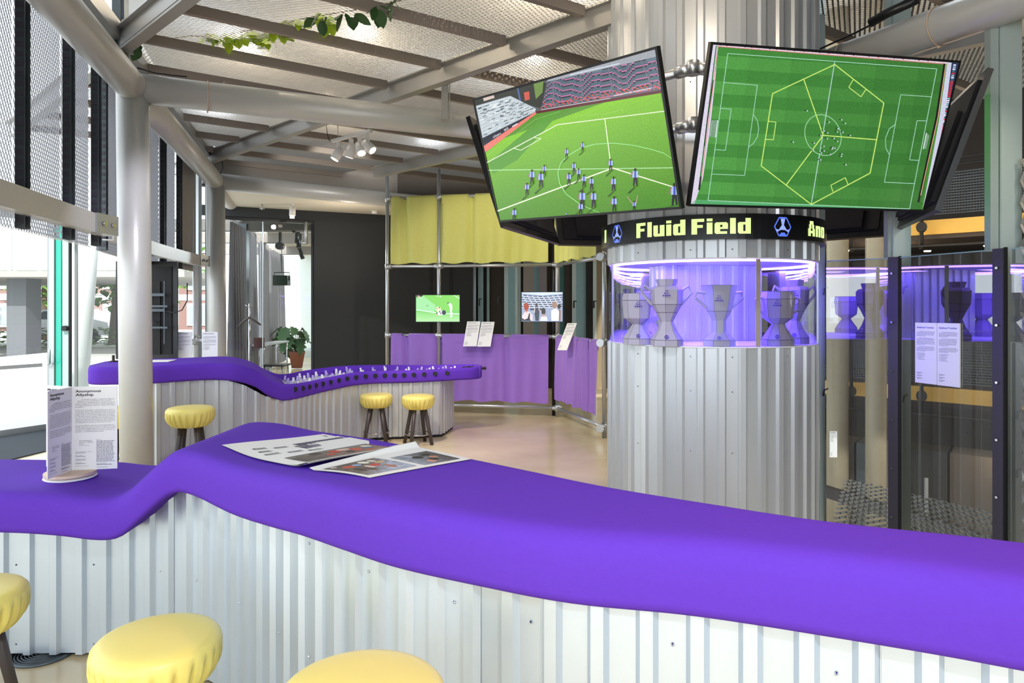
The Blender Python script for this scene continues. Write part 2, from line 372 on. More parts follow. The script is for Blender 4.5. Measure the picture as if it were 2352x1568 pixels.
# ---- ceiling: slab, beams, purlins, mesh bays on one lattice
ceil = struct('ceiling')
sl = MB(); prism(sl, [(-8,-5),(5,-5),(5,5),(2.5,6),(2.4,14),(-5,12.5),(-4.6,9.2),(-3.6,6)], 4.55, 4.75); sl.build('slab', 'slab', ceil)
O = Vector((-.56, 5.79, 0)); eB = Vector((.538, -.523, 0)); eP = Vector((1.772, 1.22, 0)); ZM = 3.625
panel = None
def fac_x(y): return -2.885-(y-5.3)*.269
for m in range(-5, 4):
    ks = []
    for k in range(-10, 13):
        c = O+eB*(k+.5)+eP*(m+.5)
        if c.x < fac_x(c.y)-(.35 if c.y < 5.6 else 1.1) or c.y < -1.5 or c.y > 10.6 or c.x > 4.4: continue
        if c.y > 10.2+ (c.x+3.9)*.75 : continue
        if (c.x-1.32)**2+(c.y-4.66)**2 < .35: continue
        if c.x > 2.3 and c.y > 6.2: continue
        ks.append(k)
    for k in ks:
        o = O+eB*k+eP*m
        if panel is None:
            mb = expanded((0, 0, 0), eP*1.0, eB*1.0, (.068, .034), .0165, .62)
            panel = mb.mesh('mesh_panel'); panel.materials.append(MT['mesh'])
        ob = bpy.data.objects.new('mesh_panel', panel); COL.objects.link(ob); ob.parent = ceil; ob.location = (o.x, o.y, ZM)
        a = o+eP*.02; b = o+eP*.98
        if m == -5 or True:
            MB().bar((a.x, a.y, 3.585), (b.x, b.y, 3.585), .045, .07).build('purlin', 'purlin', ceil)
    if ks:
        a = O+eB*min(ks)+eP*m; b = O+eB*(max(ks)+1)+eP*m
        mb = MB(); d = (b-a).normalized(); sd = Vector((-d.y, d.x, 0))
        for off, zc, w_, h in ((0, 3.54, .012, .16), (.035, 3.465, .08, .012)):
            p, q = a+sd*off, b+sd*off; mb.bar((p.x, p.y, zc), (q.x, q.y, zc), w_, h)
        p, q = a-sd*.02, b-sd*.02; mb.bar((p.x, p.y, 3.60), (q.x, q.y, 3.60), .05, .012)
        mb.build('beam', 'beam', ceil)
# hanger post, bolted brackets
hg = MB(); p = at(1022, 200, 5.95); hg.box((p.x-.028, p.y-.03, 3.18), (p.x+.028, p.y+.03, 3.56)); hg.box((p.x+.036, p.y-.004, 3.14), (p.x+.044, p.y+.004, 3.5)); hg.build('hanger', 'beam', ceil)
hg = MB(); hg.box((-2.93, 5.1, 3.3), (-2.87, 5.2, 4.0)); hg.box((-2.87, 5.12, 3.3), (-2.85, 5.18, 4.0)); hg.build('hanger', 'channel', ceil)
hg = MB(); hg.bar((-2.95, 5.35, 3.6), (-2.2, 2.4, 3.6), .06, .12); hg.bar((-2.95, 5.35, 3.6), (-4.0, 9.2, 3.6), .06, .12); hg.build('edge_beam', 'beam', ceil)
hg = MB(); hg.bar((-2.83, 5.05, 3.56), (-1.7, 3.95, 3.56), .012, .16); hg.build('edge_beam', 'beam', ceil)
br = MB()
for k in range(5): br.lathe([(.012, 0), (.012, .012)], (-2.80+.03*(k % 2), 5.02, 3.52+.03*k), 6)
br.build('bolts', 'chrome', ceil, kind='stuff')

# ---- columns and big tubes
C1, C2 = Vector((-2.885, 5.3, 0)), Vector((-3.96, 9.3, 0)); ZT = 3.25
def column(c, r, top):
    o = struct('column', (c.x, c.y, 0)); MB().tube([(c.x+.033, c.y, 0), (c.x, c.y, top)], r, 40).build('shaft', 'tube', o)
    MB().tube([(c.x+(r+.004)*math.cos(t), c.y+(r+.004)*math.sin(t), top-.02) for t in [2*PI*k/32 for k in range(32)]], .004, 6, closed=True).build('weld_ring', 'tube', o); return o
column(C1, .115, ZT-.02); column(C2, .118, ZT-.02)
def bigtube(name, pts, ties=()):
    o = struct(name); MB().tube(pts, .112, 36).build('pipe', 'tube', o)
    a, b = Vector(pts[0]), Vector(pts[-1]); d = (b-a).normalized(); s_ = d.cross(Vector((0, 0, 1))).normalized(); u = s_.cross(d)
    for t in ties:
        c = a+(b-a)*t; r = .1165
        mb = MB(); mb.tube([c+(s_*math.cos(q)+u*math.sin(q))*r for q in [2*PI*k/36 for k in range(36)]], .004, 6, closed=True)
        k = c-u*.122; mb.obox(k, d*.006, s_*.007, u*.007); mb.build('cable_tie', 'plywood', o)
    return o
bigtube('trim_1', [(C1.x, C1.y, ZT), (-1.72, .96, ZT)])
bigtube('trim_2', [(C1.x, C1.y, ZT), (C2.x, C2.y, ZT)])
bigtube('trim_3', [(C1.x, C1.y, ZT), (-.39+1.3, 6.44+.593, ZT)], (.125,))
bigtube('trim_4', [(C2.x, C2.y, ZT), (-1.95, 10.9, ZT), (-.9, 11.6, ZT)])
bigtube('trim_5', [(C2.x, C2.y, ZT), (-7.9, 22.4, ZT)])
bigtube('trim_6', [(2.02, 5.15, ZT), (3.3, 2.6, ZT)], (.18, .40, .58))
cb = MB(); cb.tube([(-2.80,5.2,3.37),(-2.72,5.3,3.365),(-2.6,5.36,3.365),(-2.52,5.4,3.37)], .006, 6); cb.tube([(1.9,5.25,3.3),(2.1,4.9,3.37),(2.25,4.55,3.38),(2.42,4.2,3.42),(2.5,4.0,3.5)], .007, 6)
cb.tube([(2.29,4.45,3.4),(2.34,4.36,3.42),(2.44,4.2,3.44)], .03, 8); cb.build('cable', 'black', ceil)
cb = MB(); cb.tube([at(495,340,9.2), at(508,360,9.1), at(512,385,9.1), at(505,402,9.15)], .006, 6); cb.tube([at(540,345,9.5), at(640,358,9.9), at(760,372,10.4), at(890,386,10.9)], .012, 6)
cb.build('cable', 'black', ceil)

# ---- left facade: mesh skin, slotted posts, transoms
wl = struct('wall_left')
T1 = catmull([(-1.85, .6), (-2.27, 2.0), (-2.59, 3.53), (-2.96, 5.12)], 8); T2 = catmull([(-3.12, 5.45), (-3.58, 6.9), (-3.86, 8.2), (-4.02, 9.15)], 8)
for T in (T1, T2):
    mb = MB()
    for (a, b) in zip(T[:-1], T[1:]):
        d = Vector((b[0]-a[0], b[1]-a[1], 0)); d.normalize(); sd = Vector((-d.y, d.x, 0))
        e = d*.004
        A, B = Vector((*a, 0))-e, Vector((*b, 0))+e
        mb.bar((A.x, A.y, 2.17), (B.x, B.y, 2.17), .012, .13)
        for zc in (2.108, 2.232):
            p, q = A+sd*.035, B+sd*.035
            mb.bar((p.x, p.y, zc), (q.x, q.y, zc), .08, .010)
    mb.build('transom', 'tube', wl)
pl = MB()
for (x, y) in ((-2.90, 4.95), (-3.99, 9.0)):
    pl.box((x-.012, y-.13, 2.1), (x+.03, y+.13, 2.24))
pl.build('bracket_plate', 'alu', wl)
pl = MB()
for (x, y) in ((-2.90, 4.95), (-3.99, 9.0)):
    for dy in (-.06, .05): pl.tube([(x+.03, y+dy, 2.17), (x+.05, y+dy, 2.17)], .016, 10)
pl.build('bolts', 'chrome', wl, kind='stuff')
def skin(T, posts, z0=2.03, z1=3.75):
    P = [Vector((x, y, 0)) for x, y in T]; off = .13
    def pt(y):
        for a, b in zip(P[:-1], P[1:]):
            if a.y-1e-6 <= y <= b.y+1e-6:
                t = (y-a.y)/(b.y-a.y); q = a.lerp(b, t); d = (b-a).normalized(); return q+Vector((-d.y, d.x, 0))*off, d
        return None
    ys = [p for p in posts]
    for i, y in enumerate(ys):
        r = pt(y)
        if r is None: continue
        c, d = r; sd = Vector((-d.y, d.x, 0)); mb = MB()
        c = c-sd*.03
        mb.obox((c.x, c.y, (z0+z1)/2), d*.036, sd*.004, (0, 0, (z1-z0)/2))
        for s_ in (-1, 1): e = c+d*s_*.034-sd*.022; mb.obox((e.x, e.y, (z0+z1)/2), d*.003, sd*.024, (0, 0, (z1-z0)/2))
        z = z0+.04; bumps = MB()
        while z < z1-.03:
            e = c-sd*.006; mb.obox((e.x, e.y, z), d*.024, sd*.005, (0, 0, .013)); bumps.obox((c.x-d.x*.038-sd.x*.022, c.y-d.y*.038-sd.y*.022, z), d*.004, sd*.017, (0, 0, .013)); z += .055
        po_ = mb.build('slotted_post', 'channel', wl); bumps.build('slots', 'clip', po_, kind='stuff')
        mb = MB(); e = c-sd*.018
        for z in (2.55, 3.1): mb.tube([e+Vector((0, 0, z)), e-sd*.006+Vector((0, 0, z))], .009, 8)
        mb.build('bolts', 'chrome', wl, kind='stuff')
    for a, b in zip(ys[:-1], ys[1:]):
        ra, rb = pt(a+.01), pt(b-.01)
        if ra and rb:
            A, B = ra[0], rb[0]
            expanded((A.x, A.y, z0), (0, 0, z1-z0), (B.x-A.x, B.y-A.y, 0), (.052, .034), .024, .65).build('mesh_panel', 'skinmesh', wl)
            # turned-out lower fringe of the sheet
            sd = (B-A).cross(Vector((0, 0, 1))).normalized(); fr = MB(); n = int((B-A).length/.045)
            for k in range(n):
                p = A.lerp(B, (k+.5)/n)
                fr.add([(p.x, p.y, z0+.005), (p.x+sd.x*.05, p.y+sd.y*.05, z0-.022), (p.x+(B-A).x/n*.6, p.y+(B-A).y/n*.6, z0-.004)], [(0, 1, 2)])
            fr.build('mesh_fringe', 'mesh', wl, kind='stuff')
skin(T1, [.62, 1.25, 1.95, 2.6, 3.27, 3.95, 4.6, 5.1]); skin(T2, [5.5, 6.2, 6.95, 7.68, 8.3])
MB().add([(-3.98, 8.35, 2.03), (-4.14, 9.12, 2.03), (-4.14, 9.12, 3.7), (-3.98, 8.35, 3.7)], [(0, 1, 2, 3)]).build('closing_panel', 'grey', wl)
pl = MB(); pl.box((-4.22, 9.2, 0), (-4.14, 9.3, 3.7)); pl.box((-4.12, 9.35, 0), (-4.08, 9.45, 3.7)); pl.build('corner_profile', 'alu', wl)
# window glazing beyond: door leaf, mullion, fin, side panes
wn = struct('window_1')
def frame_line(a, b, z0, z1, wd, parent, m='alu'):
    mb = MB(); mb.bar((a[0], a[1], z0+wd/2), (b[0], b[1], z0+wd/2), wd, wd); mb.bar((a[0], a[1], z1-wd/2), (b[0], b[1], z1-wd/2), wd, wd)
    for p in (a, b): mb.box((p[0]-wd/2, p[1]-wd/2, z0), (p[0]+wd/2, p[1]+wd/2, z1))
    mb.build('frame', m, parent)
    MB().add([(a[0], a[1], z0), (b[0], b[1], z0), (b[0], b[1], z1), (a[0], a[1], z1)], [(0, 1, 2, 3)]).build('pane', 'glass', parent)
frame_line((-6.7, 7.5), (-5.92, 8.98), 0, 2.75, .085, wn)
hd = MB(); hd.bar((-6.66, 7.5, .84), (-5.96, 8.83, .84), .03, .045); hd.tube([(-5.93, 8.9, .84), (-5.88, 8.86, .86), (-5.86, 8.83, 1.0), (-5.87, 8.83, 1.04)], .014, 8); hd.build('push_bar', 'alu', wn)
fn = MB(); fn.box((-5.87, 8.96, 0), (-5.80, 9.0, 2.75)); fn.build('glass_fin_edge', 'teal', wn)
fn = MB(); fn.box((-5.79, 8.97, 0), (-5.70, 8.985, 2.75)); fn.build('glass_fin', mat('frosted_fin', rgb(190, 225, 222), .3, trans=.3), wn)
fn = MB(); fn.box((-5.70, 8.95, 0), (-5.685, 9.0, 2.75)); fn.tube([(-5.73, 8.97, 1.3), (-5.73, 8.9, 1.3)], .035, 10); fn.build('fin_clamp', 'black', wn)
wn2 = struct('window_2'); frame_line((-5.66, 9.05), (-4.3, 9.55), 0, 2.75, .03, wn2, 'alu')
# ---- rear: bulkhead, cream ceiling, dark wall, glazed back room
wr = struct('wall_rear')
mb = MB(); mb.bar((-4.25, 9.55, 3.5), (-1.85, 11.2, 3.5), .06, .56); mb.build('bulkhead_panel', 'grey', wr)
mb = MB(); mb.bar((-4.25, 9.53, 3.24), (-1.85, 11.18, 3.24), .09, .03); mb.build('bulkhead_trim', 'black', wr)
mb = MB(); mb.bar((-1.85, 11.2, 3.5), (2.6, 12.6, 3.5), .06, .56); mb.build('bulkhead_panel', mat('brown_bulkhead', rgb(92, 84, 78), .7, noise=.03), wr)
mb = MB(); mb.bar((-1.85, 11.2, 3.25), (2.6, 12.6, 3.25), .12, .1); mb.build('bulkhead_trim', 'grey', wr)
cl2 = MB(); prism(cl2, [(-4.2, 9.6), (-1.8, 11.2), (2.6, 12.6), (2.6, 24), (-7.2, 24)], 3.19, 3.3); cl2.build('cream_ceiling', 'cream', wr)
W0, W1 = Vector((-4.5, 11.3, 0)), Vector((-2.2, 12.4, 0)); wd_ = W1-W0
def wp(t): return W0+wd_*t
def wpx(px):                                           # parameter where the rear wall plane crosses a sight line
    k = (px-CX)/FPX; return (k*W0.y-W0.x)/(wd_.x-k*wd_.y)
a, b = wp(.49), wp(1.63)
mb = MB(); mb.bar((a.x, a.y, 1.6), (b.x, b.y, 1.6), .1, 3.18); mb.build('dark_panel', 'darkwall', wr)
for px in (991, 1037): p = wp(wpx(px)); MB().box((p.x-.012, p.y-.075, 0), (p.x+.012, p.y-.05, 3.18)).build('panel_joint', 'blackm', wr)
for t0, t1, z0, z1 in ((-.25, .49, 3.03, 3.19), ): 
    p, q = wp(t0), wp(t1); MB().bar((p.x, p.y, (z0+z1)/2), (q.x, q.y, (z0+z1)/2), .1, z1-z0).build('dark_panel', 'darkwall', wr)
wn3 = struct('window_3')
p, q = wp(-.08), wp(.49)
mb = MB(); mb.bar((p.x, p.y, 3.0), (q.x, q.y, 3.0), .06, .05)
for t in (-.075, .485): e = wp(t); mb.box((e.x-.02, e.y-.03, 0), (e.x+.02, e.y+.03, 3.03))
mb.bar((p.x, p.y, .03), (q.x, q.y, .03), .06, .06); mb.build('frame', 'black', wn3)
e = wp(.17); MB().box((e.x-.006, e.y-.01, 0), (e.x+.006, e.y+.01, 3.0)).build('pane_joint', 'alu', wn3)
MB().add([(p.x, p.y, 0), (q.x, q.y, 0), (q.x, q.y, 3.0), (p.x, p.y, 3.0)], [(0, 1, 2, 3)]).build('pane', 'glass', wn3)
e = wp(.455); mb = MB(); mb.tube([(e.x, e.y-.12, 2.99), (e.x, e.y-.12, 2.62)], .028, 10); mb.tube([(e.x-.05, e.y-.12, 2.64), (e.x+.0, e.y-.12, 2.64)], .03, 10); mb.build('door_rail', 'alu', wn3)
# back room shell
bk = struct('wall_back')
mb = MB(); mb.box((-9.5, 22.6, 0), (-1.0, 22.8, 3.2)); mb.build('white_panel', 'whitewall', bk)
mb = MB(); mb.box((-1.2, 13.4, 0), (-1.05, 22.6, 3.2)); mb.build('white_panel', 'whitewall', bk)
for y_ in (12.9, 15.4, 19.0): MB().box((-8, y_, 2.98), (-1.2, y_+.3, 3.19)).build('beam', mat('dark_beam', rgb(120, 118, 114), .7) if y_ == 12.9 else 'grey', bk)  # front beam in a darker grey
MB().box((-6.6, 21.2, 0), (-1.2, 22.6, .2)).build('step', mat('pale_step', rgb(175, 186, 186), .6), bk)
# curtains along the back room facade
def drape(parent, name, a, b, z0, z1, m, folds=14, amp=.06, n=8, hang=.0):
    a, b = Vector((*a, 0)), Vector((*b, 0)); d = (b-a).normalized(); sd = Vector((-d.y, d.x, 0)); N = folds*n; vs = []; fs = []; rows = 6
    ph = random.random()*6
    for j in range(rows+1):
        t = j/rows; z = z1+(z0-z1)*t
        for i in range(N+1):
            s_ = i/N; f = math.sin(s_*folds*2*PI+ph+.5*math.sin(s_*17+ph))*amp*(.35+.65*t)+math.sin(s_*5+ph)*amp*.5*t
            p = a.lerp(b, s_)+sd*f; vs.append((p.x, p.y, z))
    for j in range(rows):
        for i in range(N): k = j*(N+1)+i; fs.append((k, k+1, k+N+2, k+N+1))
    return MB().add(vs, fs, True).build(name, m, parent)
ct = thing('curtain', 'long grey curtains drawn along the window side of the glazed back room', 'curtain', (-5.2, 12.5, 0))
for a, b in (((-4.72, 11.7), (-4.9, 12.8)), ((-5.05, 13.4), (-5.3, 14.4)), ((-5.5, 15.2), (-5.75, 16.4)), ((-6.0, 17.2), (-6.5, 19.8))):
    drape(ct, 'curtain_panel', a, b, .03, 3.0, 'curtain', 7, .07)
mb = MB(); mb.box((-5.05, 12.85, 0), (-4.9, 13.0, 3.1)); mb.box((-5.62, 14.9, 0), (-5.5, 15.0, 3.1)); mb.box((-6.15, 16.9, 0), (-6.0, 17.0, 3.1)); mb.build('window_post', 'channel', bk)
# window wall right of the dark wall: frames, doors, columns in strips
RW = [(1086, 1093, 'alu', .02), (1093, 1098, 'blackm', .1), (1098, 1110, 'glassL', .06), (1110, 1118, 'blackm', .12), (1118, 1124, 'glassL', .1), (1124, 1158, 'brown', .16),
      (1158, 1168, 'post', .1), (1168, 1187, 'glassL', .2), (1187, 1196, 'post', .05), (1196, 1202, 'blackm', .1), (1202, 1226, 'grey', -.1), (1226, 1238, 'glassL', .15), (1238, 1256, 'curtain', .05),
      (1256, 1268, 'brown', .1), (1268, 1286, 'grey', .02), (1286, 1297, 'teal2', .1), (1297, 1314, 'brown', .05), (1314, 1323, 'post', 0), (1323, 1347, 'glassL', .1), (1347, 1362, 'blackm', .02), (1362, 1370, 'post', .0), (1370, 1392, 'tanL', .1), (1392, 1410, 'blackm', .0), (1410, 1500, 'brown', .1)]
MT['glassL'] = mat('bright_frosted_pane', rgb(150, 186, 192), .3, noise=.15, nscale=3); MT['teal2'] = mat('teal_pane', rgb(70, 130, 128), .3); MT['tanL'] = mat('tan_pane', rgb(150, 134, 104), .5, noise=.1)
wb = struct('window_4')
for x0, x1, m, dy in RW:
    Y = 13.3+dy; MB().box(((x0-CX)/FPX*Y, Y, 0), ((x1-CX)/FPX*Y, Y+.08, 3.2)).build('pane' if m in ('glassL', 'teal2', 'tanL') else 'frame_post', m, wb)
mb = MB()
for px, py in ((1101, 695), (1144, 690), (1318, 700), (1364, 700)):
    p = at(px, py, 13.2); mb.box((p.x-.012, p.y-.03, p.z-.06), (p.x+.012, p.y+.02, p.z+.08)); mb.box((p.x-.012, p.y-.04, p.z+.06), (p.x+.05, p.y-.02, p.z+.08))
mb.build('door_handle', 'black', wb)
dr = thing('open_door', 'pale glazed door leaf standing open behind the tube frame', 'door', (0.1, 12.9, 0))
p0, p1 = at(1165, 700, 12.9), at(1186, 700, 12.7)
mb = MB(); mb.bar((p0.x, p0.y, 1.3), (p1.x, p1.y, 1.3), .04, 2.6); mb.build('leaf', 'glassL', dr)
mb = MB(); 
for p in (p0, p1): mb.box((p.x-.02, p.y-.05, 0), (p.x+.02, p.y, 2.62))
mb.box((p0.x, p0.y-.05, 2.58), (p1.x, p0.y, 2.64)); mb.build('door_frame', 'post', dr)

# ---- right: glazed balustrade between steel channels, atrium beyond
wrt = struct('wall_right')
PA, PB, PC = Vector((2.15, 4.8, 0)), Vector((2.455, 4.43, 0)), Vector((2.65, 3.76, 0))
def channel(c, d, z1, wdt, name='steel_channel'):
    d = d.normalized(); sd = Vector((-d.y, d.x, 0)); mb = MB()
    mb.obox((c.x, c.y, z1/2), d*wdt/2, sd*.005, (0, 0, z1/2))
    for s_ in (-1, 1): e = c+d*s_*wdt/2+sd*.02; mb.obox((e.x, e.y, z1/2), d*.004, sd*.022, (0, 0, z1/2))
    ob = mb.build(name, 'post', wrt); return ob
dA = (PB-PA); dB = (PC-PB); back = Vector((.9, .38, 0))
channel(PA+Vector((.0, .06, 0)), Vector((1, 0, 0)), 4.5, .06)
channel(Vector((2.535, 4.53, 0)), Vector((1, -.2, 0)), 4.5, .10)
channel(Vector((2.765, 3.86, 0)), Vector((1, -.2, 0)), 4.5, .10)
for x_, y_ in ((2.665, 3.88), (2.46, 4.56)): MB().box((x_, y_, 1.9), (x_+.045, y_+.05, 4.5)).build('dark_post', 'post', wrt)
for A, B, zt in ((PA+dA*.03, PB-dA*.03, 1.9), (PB+dB*.03, PC-dB*.015, 1.9), (PC+dB*.06, PC+dB*1.2, 1.9)):
    MB().add([(A.x, A.y, .06), (B.x, B.y, .06), (B.x, B.y, zt), (A.x, A.y, zt)], [(0, 1, 2, 3)]).build('glass_panel', 'glassd', wrt)
    MB().bar((A.x, A.y, zt), (B.x, B.y, zt), .008, .006).build('glass_top_edge', 'glassL', wrt)
for c, d in ((PB-dA.normalized()*.022, dA), (PC-dB.normalized()*.02, dB)):
    d = d.normalized(); sd = Vector((-d.y, d.x, 0)); 
    e = c-sd*.0+Vector((-.01, -.006, 0)); mb = MB(); mb.obox((e.x, e.y, .96), d*.030, sd*.006, (0, 0, .945)); st = mb.build('clamp_strip', 'clip', wrt)
    mb = MB()
    for k in range(6): z = .25+.31*k; q = e-Vector((.012, .005, 0)); mb.tube([q+Vector((0, 0, z)), q+Vector((-.006, -.003, z))], .007, 8)
    mb.build('rivets', 'chrome', st, kind='stuff')
    e = c+d*.035; MB().obox((e.x, e.y, .96), d*.006, sd*.008, (0, 0, .95)).build('black_gasket', 'blackm', wrt)
mb = MB()
for c in (PA+Vector((.01, .03, 0)), PB+Vector((.075, .08, 0)), PC+Vector((.13, .08, 0))):
    for z in (1.72, 1.02, .7 if c.x > 2.6 else 1.02):
        mb.tube([c+Vector((.03, 0, z)), c+Vector((-.0, -.01, z-.01)), c+Vector((-.005, -.01, z-.05))], .006, 6)
mb.build('hooks', 'channel', wrt, kind='stuff')
q0 = PC+dB.normalized()*.0+Vector((.12, .05, 0)); expanded((q0.x+.02, q0.y, 0), (0, 0, 2.4), (.35, -.9, 0), (.12, .05), .02, .8).build('mesh_panel', 'mesh', wrt)
# mesh walkway beyond the glass
wk = struct('walkway'); wk['kind'] = 'structure'
expanded((2.2, 4.85, -.04), (.95, 1.75, 0), (1.45, -2.4, 0), (.14, .09), .022, .6).build('mesh_deck', mat('walkway_mesh', rgb(140, 146, 148), .4, .5), wk)
mb = MB(); mb.bar((2.16, 4.87, -.06), (2.75, 3.0, -.06), .05, .1); mb.bar((2.85, 6.4, -.1), (4.0, 3.4, -.1), .06, .1); mb.build('edge_bar', 'brown', wk)
# opposite galleries
AR = catmull([(3.2, 16.2), (6.3, 14.4), (8.7, 12.4), (10.5, 9.2), (11.2, 6)], 5)
ga = struct('wall_atrium')
def arc_wall(z0, z1, name, m, off=0, th=.1, parent=None):
    mb = MB()
    for a, b in zip(AR[:-1], AR[1:]):
        A, B = Vector((a[0], a[1], 0)), Vector((b[0], b[1], 0)); d = (B-A).normalized(); sd = Vector((-d.y, d.x, 0))
        if off: A, B = A*(1+off/14), B*(1+off/14); d = (B-A).normalized(); A -= d*.06; B += d*.06
        mb.bar((A.x, A.y, (z0+z1)/2), (B.x, B.y, (z0+z1)/2), th, z1-z0)
    return mb.build(name, m, parent or ga)
for zf in (0, 3.15):
    arc_wall(zf-.22, zf+.05, 'yellow_fascia', 'ambr')
    mb = MB(); P = [(p[0], p[1]) for p in AR]; Q = [(p[0]*1.45, p[1]*1.45) for p in AR][::-1]; prism(mb, P+Q, zf-.3, zf-.02); mb.build('gallery_slab', 'brown', ga)
    mb = MB()
    for z in [zf+.15+.05*k for k in range(16)]:
        for a, b in zip(AR[:-1], AR[1:]): mb.bar((a[0]*.995, a[1]*.995, z), (b[0]*.995, b[1]*.995, z), .012, .014)
    for a, b in zip(AR[:-1], AR[1:]):
        for k in range(14): t = k/14; mb.box(((a[0]+(b[0]-a[0])*t)*.995-.006, (a[1]+(b[1]-a[1])*t)*.995-.006, zf+.15), ((a[0]+(b[0]-a[0])*t)*.995+.006, (a[1]+(b[1]-a[1])*t)*.995+.006, zf+.92))
    mb.build('railing_mesh', 'channel', ga, kind='stuff')
    mb = MB(); 
    for a in AR[::2]: mb.tube([(a[0]*.985, a[1]*.985, zf-.5), (a[0]*.985, a[1]*.985, zf+1.1)], .035, 8); mb.tube([(a[0]*.97, a[1]*.97, zf-.1), (a[0]*.99, a[1]*.99, zf-.1)], .09, 12)
    for z in (zf+1.0, zf+1.12, zf-.45): mb.tube([(a[0]*.98, a[1]*.98, z) for a in AR], .025, 6)
    mb.build('railing', 'blackm', ga)
arc_wall(-3.6, 6.5, 'dark_wall_panel', 'brown', off=4.0)
MB().box((2.35, 16.5, -3.6), (6.5, 16.7, 6.5)).build('dark_wall_panel', 'brown', ga); MB().box((14, -2, -3.6), (14.2, 14, 6.5)).build('dark_wall_panel', 'brown', ga); MB().box((2.9, -2.2, -3.6), (14.2, -2, 6.5)).build('dark_wall_panel', 'brown', ga)
prism(MB(), [(2.3, -2), (14, -2), (14, 22), (2.3, 22)], -3.7, -3.6).build('lower_floor', mat('lower_floor', rgb(150, 124, 84), .3, noise=.1, nscale=2), ga)
prism(MB(), [(5.2, 2), (14, 2), (14, 22), (3.5, 22)], 6.5, 6.7).build('upper_ceiling', 'cream', ga)
for x, y, r in ((5.85, 11.2, .155), (5.42, 11.6, .17)):
    o = struct('column', (x, y, -3.6)); MB().tube([(x, y, -3.6), (x, y, 6.5)], r, 20).build('shaft', 'concrete', o)
for px, py, Y in ((2020, 0, 11), ): pass
# ================================================================== COUNTERS
def resample(st, n):
    """stations (Fx,Fy,Bx,By,z,th,trough) -> dense, evenly spaced by mid-line length"""
    D = catmull(st, 10); mid = (D[:, 0:2]+D[:, 2:4])/2; S = np.r_[0, np.cumsum(np.hypot(*np.diff(mid, axis=0).T))]
    q = np.linspace(0, S[-1], n); return np.array([[np.interp(x, S, D[:, k]) for k in range(D.shape[1])] for x in q]), q
def ribbon(st, n, r=.055, lip=.05, round0=0., round1=0.):
    D, S = resample(st, n); rows = []
    for i, row in enumerate(D):
        F, B, z, th, tr = Vector((row[0], row[1], 0)), Vector((row[2], row[3], 0)), row[4], row[5], max(row[6], 0)
        ins = 0
        for rd, s_ in ((round0, S[i]), (round1, S[-1]-S[i])):
            if rd and s_ < rd: ins = max(ins, rd-math.sqrt(max(0, rd*rd-(rd-s_)**2)))
        W = (B-F); wl_ = W.length; W.normalize(); F = F+W*ins; B = B-W*ins; wl_ -= 2*ins
        rr = min(r, wl_/2-.012); pts = []
        # outline from inner front lip over the front, underneath, up the back, to the inner back lip
        ww = min(lip+rr*.35, wl_/2-.004)
        pts.append((ww, -tr)); pts.append((ww-.004, -.006 if tr > .02 else 0)); pts.append((max(ww*.9, rr), 0))
        for k in range(5): a = PI/2*k/4; pts.append((rr-rr*math.sin(a), -rr+rr*math.cos(a)))
        pts.append((0, -th*.5)); rb = min(rr, .03)
        for k in range(4): a = PI/2*k/3; pts.append((rb-rb*math.cos(a), -th+rb-rb*math.sin(a)))
        m_ = len(pts); pts2 = [(wl_-x, zz) for x, zz in reversed(pts)]; allp = pts+pts2
        rows.append([F+W*x+Vector((0, 0, z+zz)) for x, zz in allp])
    k = len(rows[0]); vs = [p for g in rows for p in g]; fs = []
    for i in range(len(rows)-1):
        for j in range(k): j2 = (j+1) % k; fs.append((i*k+j, i*k+j2, (i+1)*k+j2, (i+1)*k+j))
    fs.append(tuple(range(k))); fs.append(tuple(reversed([(len(rows)-1)*k+j for j in range(k)])))
    return MB().add(vs, fs, True), D, S
def inset_paths(D, a):
    F = D[:, :2]; B = D[:, 2:4]; W = B-F; W /= np.hypot(*W.T)[:, None]; return F+W*a, B-W*a
# ---- near counter
ST = [(-3.3,3.0,-3.35,3.67,.80,.175),(-2.75,2.98,-2.85,3.67,.80,.175),(-2.2,2.975,-2.3,3.67,.795,.175),(-1.95,2.965,-2.05,3.67,.785,.175),(-1.76,2.95,-1.86,3.66,.77,.175),(-1.66,2.94,-1.72,3.67,.79,.175),
      (-1.54,2.91,-1.54,3.68,.89,.175),(-1.42,2.875,-1.38,3.66,.985,.175),(-1.31,2.82,-1.20,3.60,1.0,.175),(-1.07,2.64,-.99,3.48,.985,.185),(-.88,2.47,-.80,3.31,.995,.185),(-.70,2.30,-.58,3.07,1.015,.185),
      (-.52,2.11,-.36,2.80,1.035,.185),(-.33,1.94,-.155,2.58,1.045,.185),(-.10,1.79,.07,2.36,1.05,.18),(.14,1.68,.30,2.157,1.05,.18),(.41,1.59,.557,1.94,1.06,.18),(.67,1.48,.80,1.77,1.065,.18),
      (.94,1.35,1.12,1.62,1.07,.18),(1.2,1.2,1.42,1.46,1.07,.18),(1.6,.9,1.85,1.15,1.07,.18)]
ST = [s_+(0,) for s_ in ST]
ctr = thing('undulating_counter', 'long purple padded bar in the foreground on corrugated steel, open newspaper on top', 'counter', (0, 2.2, 0))
mb, D, S = ribbon(ST, 150, r=.06, lip=.09); top = mb.build('padded_top', 'purple', ctr)
def loft(D, S):
    return lambda t: np.interp(t*S[-1], S, D[:, 4]-D[:, 5])+.03
WP = catmull([(-3.3,3.16),(-2.7,3.165),(-2.2,3.165),(-1.94,3.17),(-1.68,3.135),(-1.44,3.035),(-1.22,2.895),(-1.03,2.715),(-.85,2.525),(-.68,2.34),(-.49,2.15),(-.30,1.98),(-.08,1.83),(.15,1.715),(.42,1.63),(.68,1.525),(.96,1.40),(1.25,1.25),(1.65,.95)], 8)
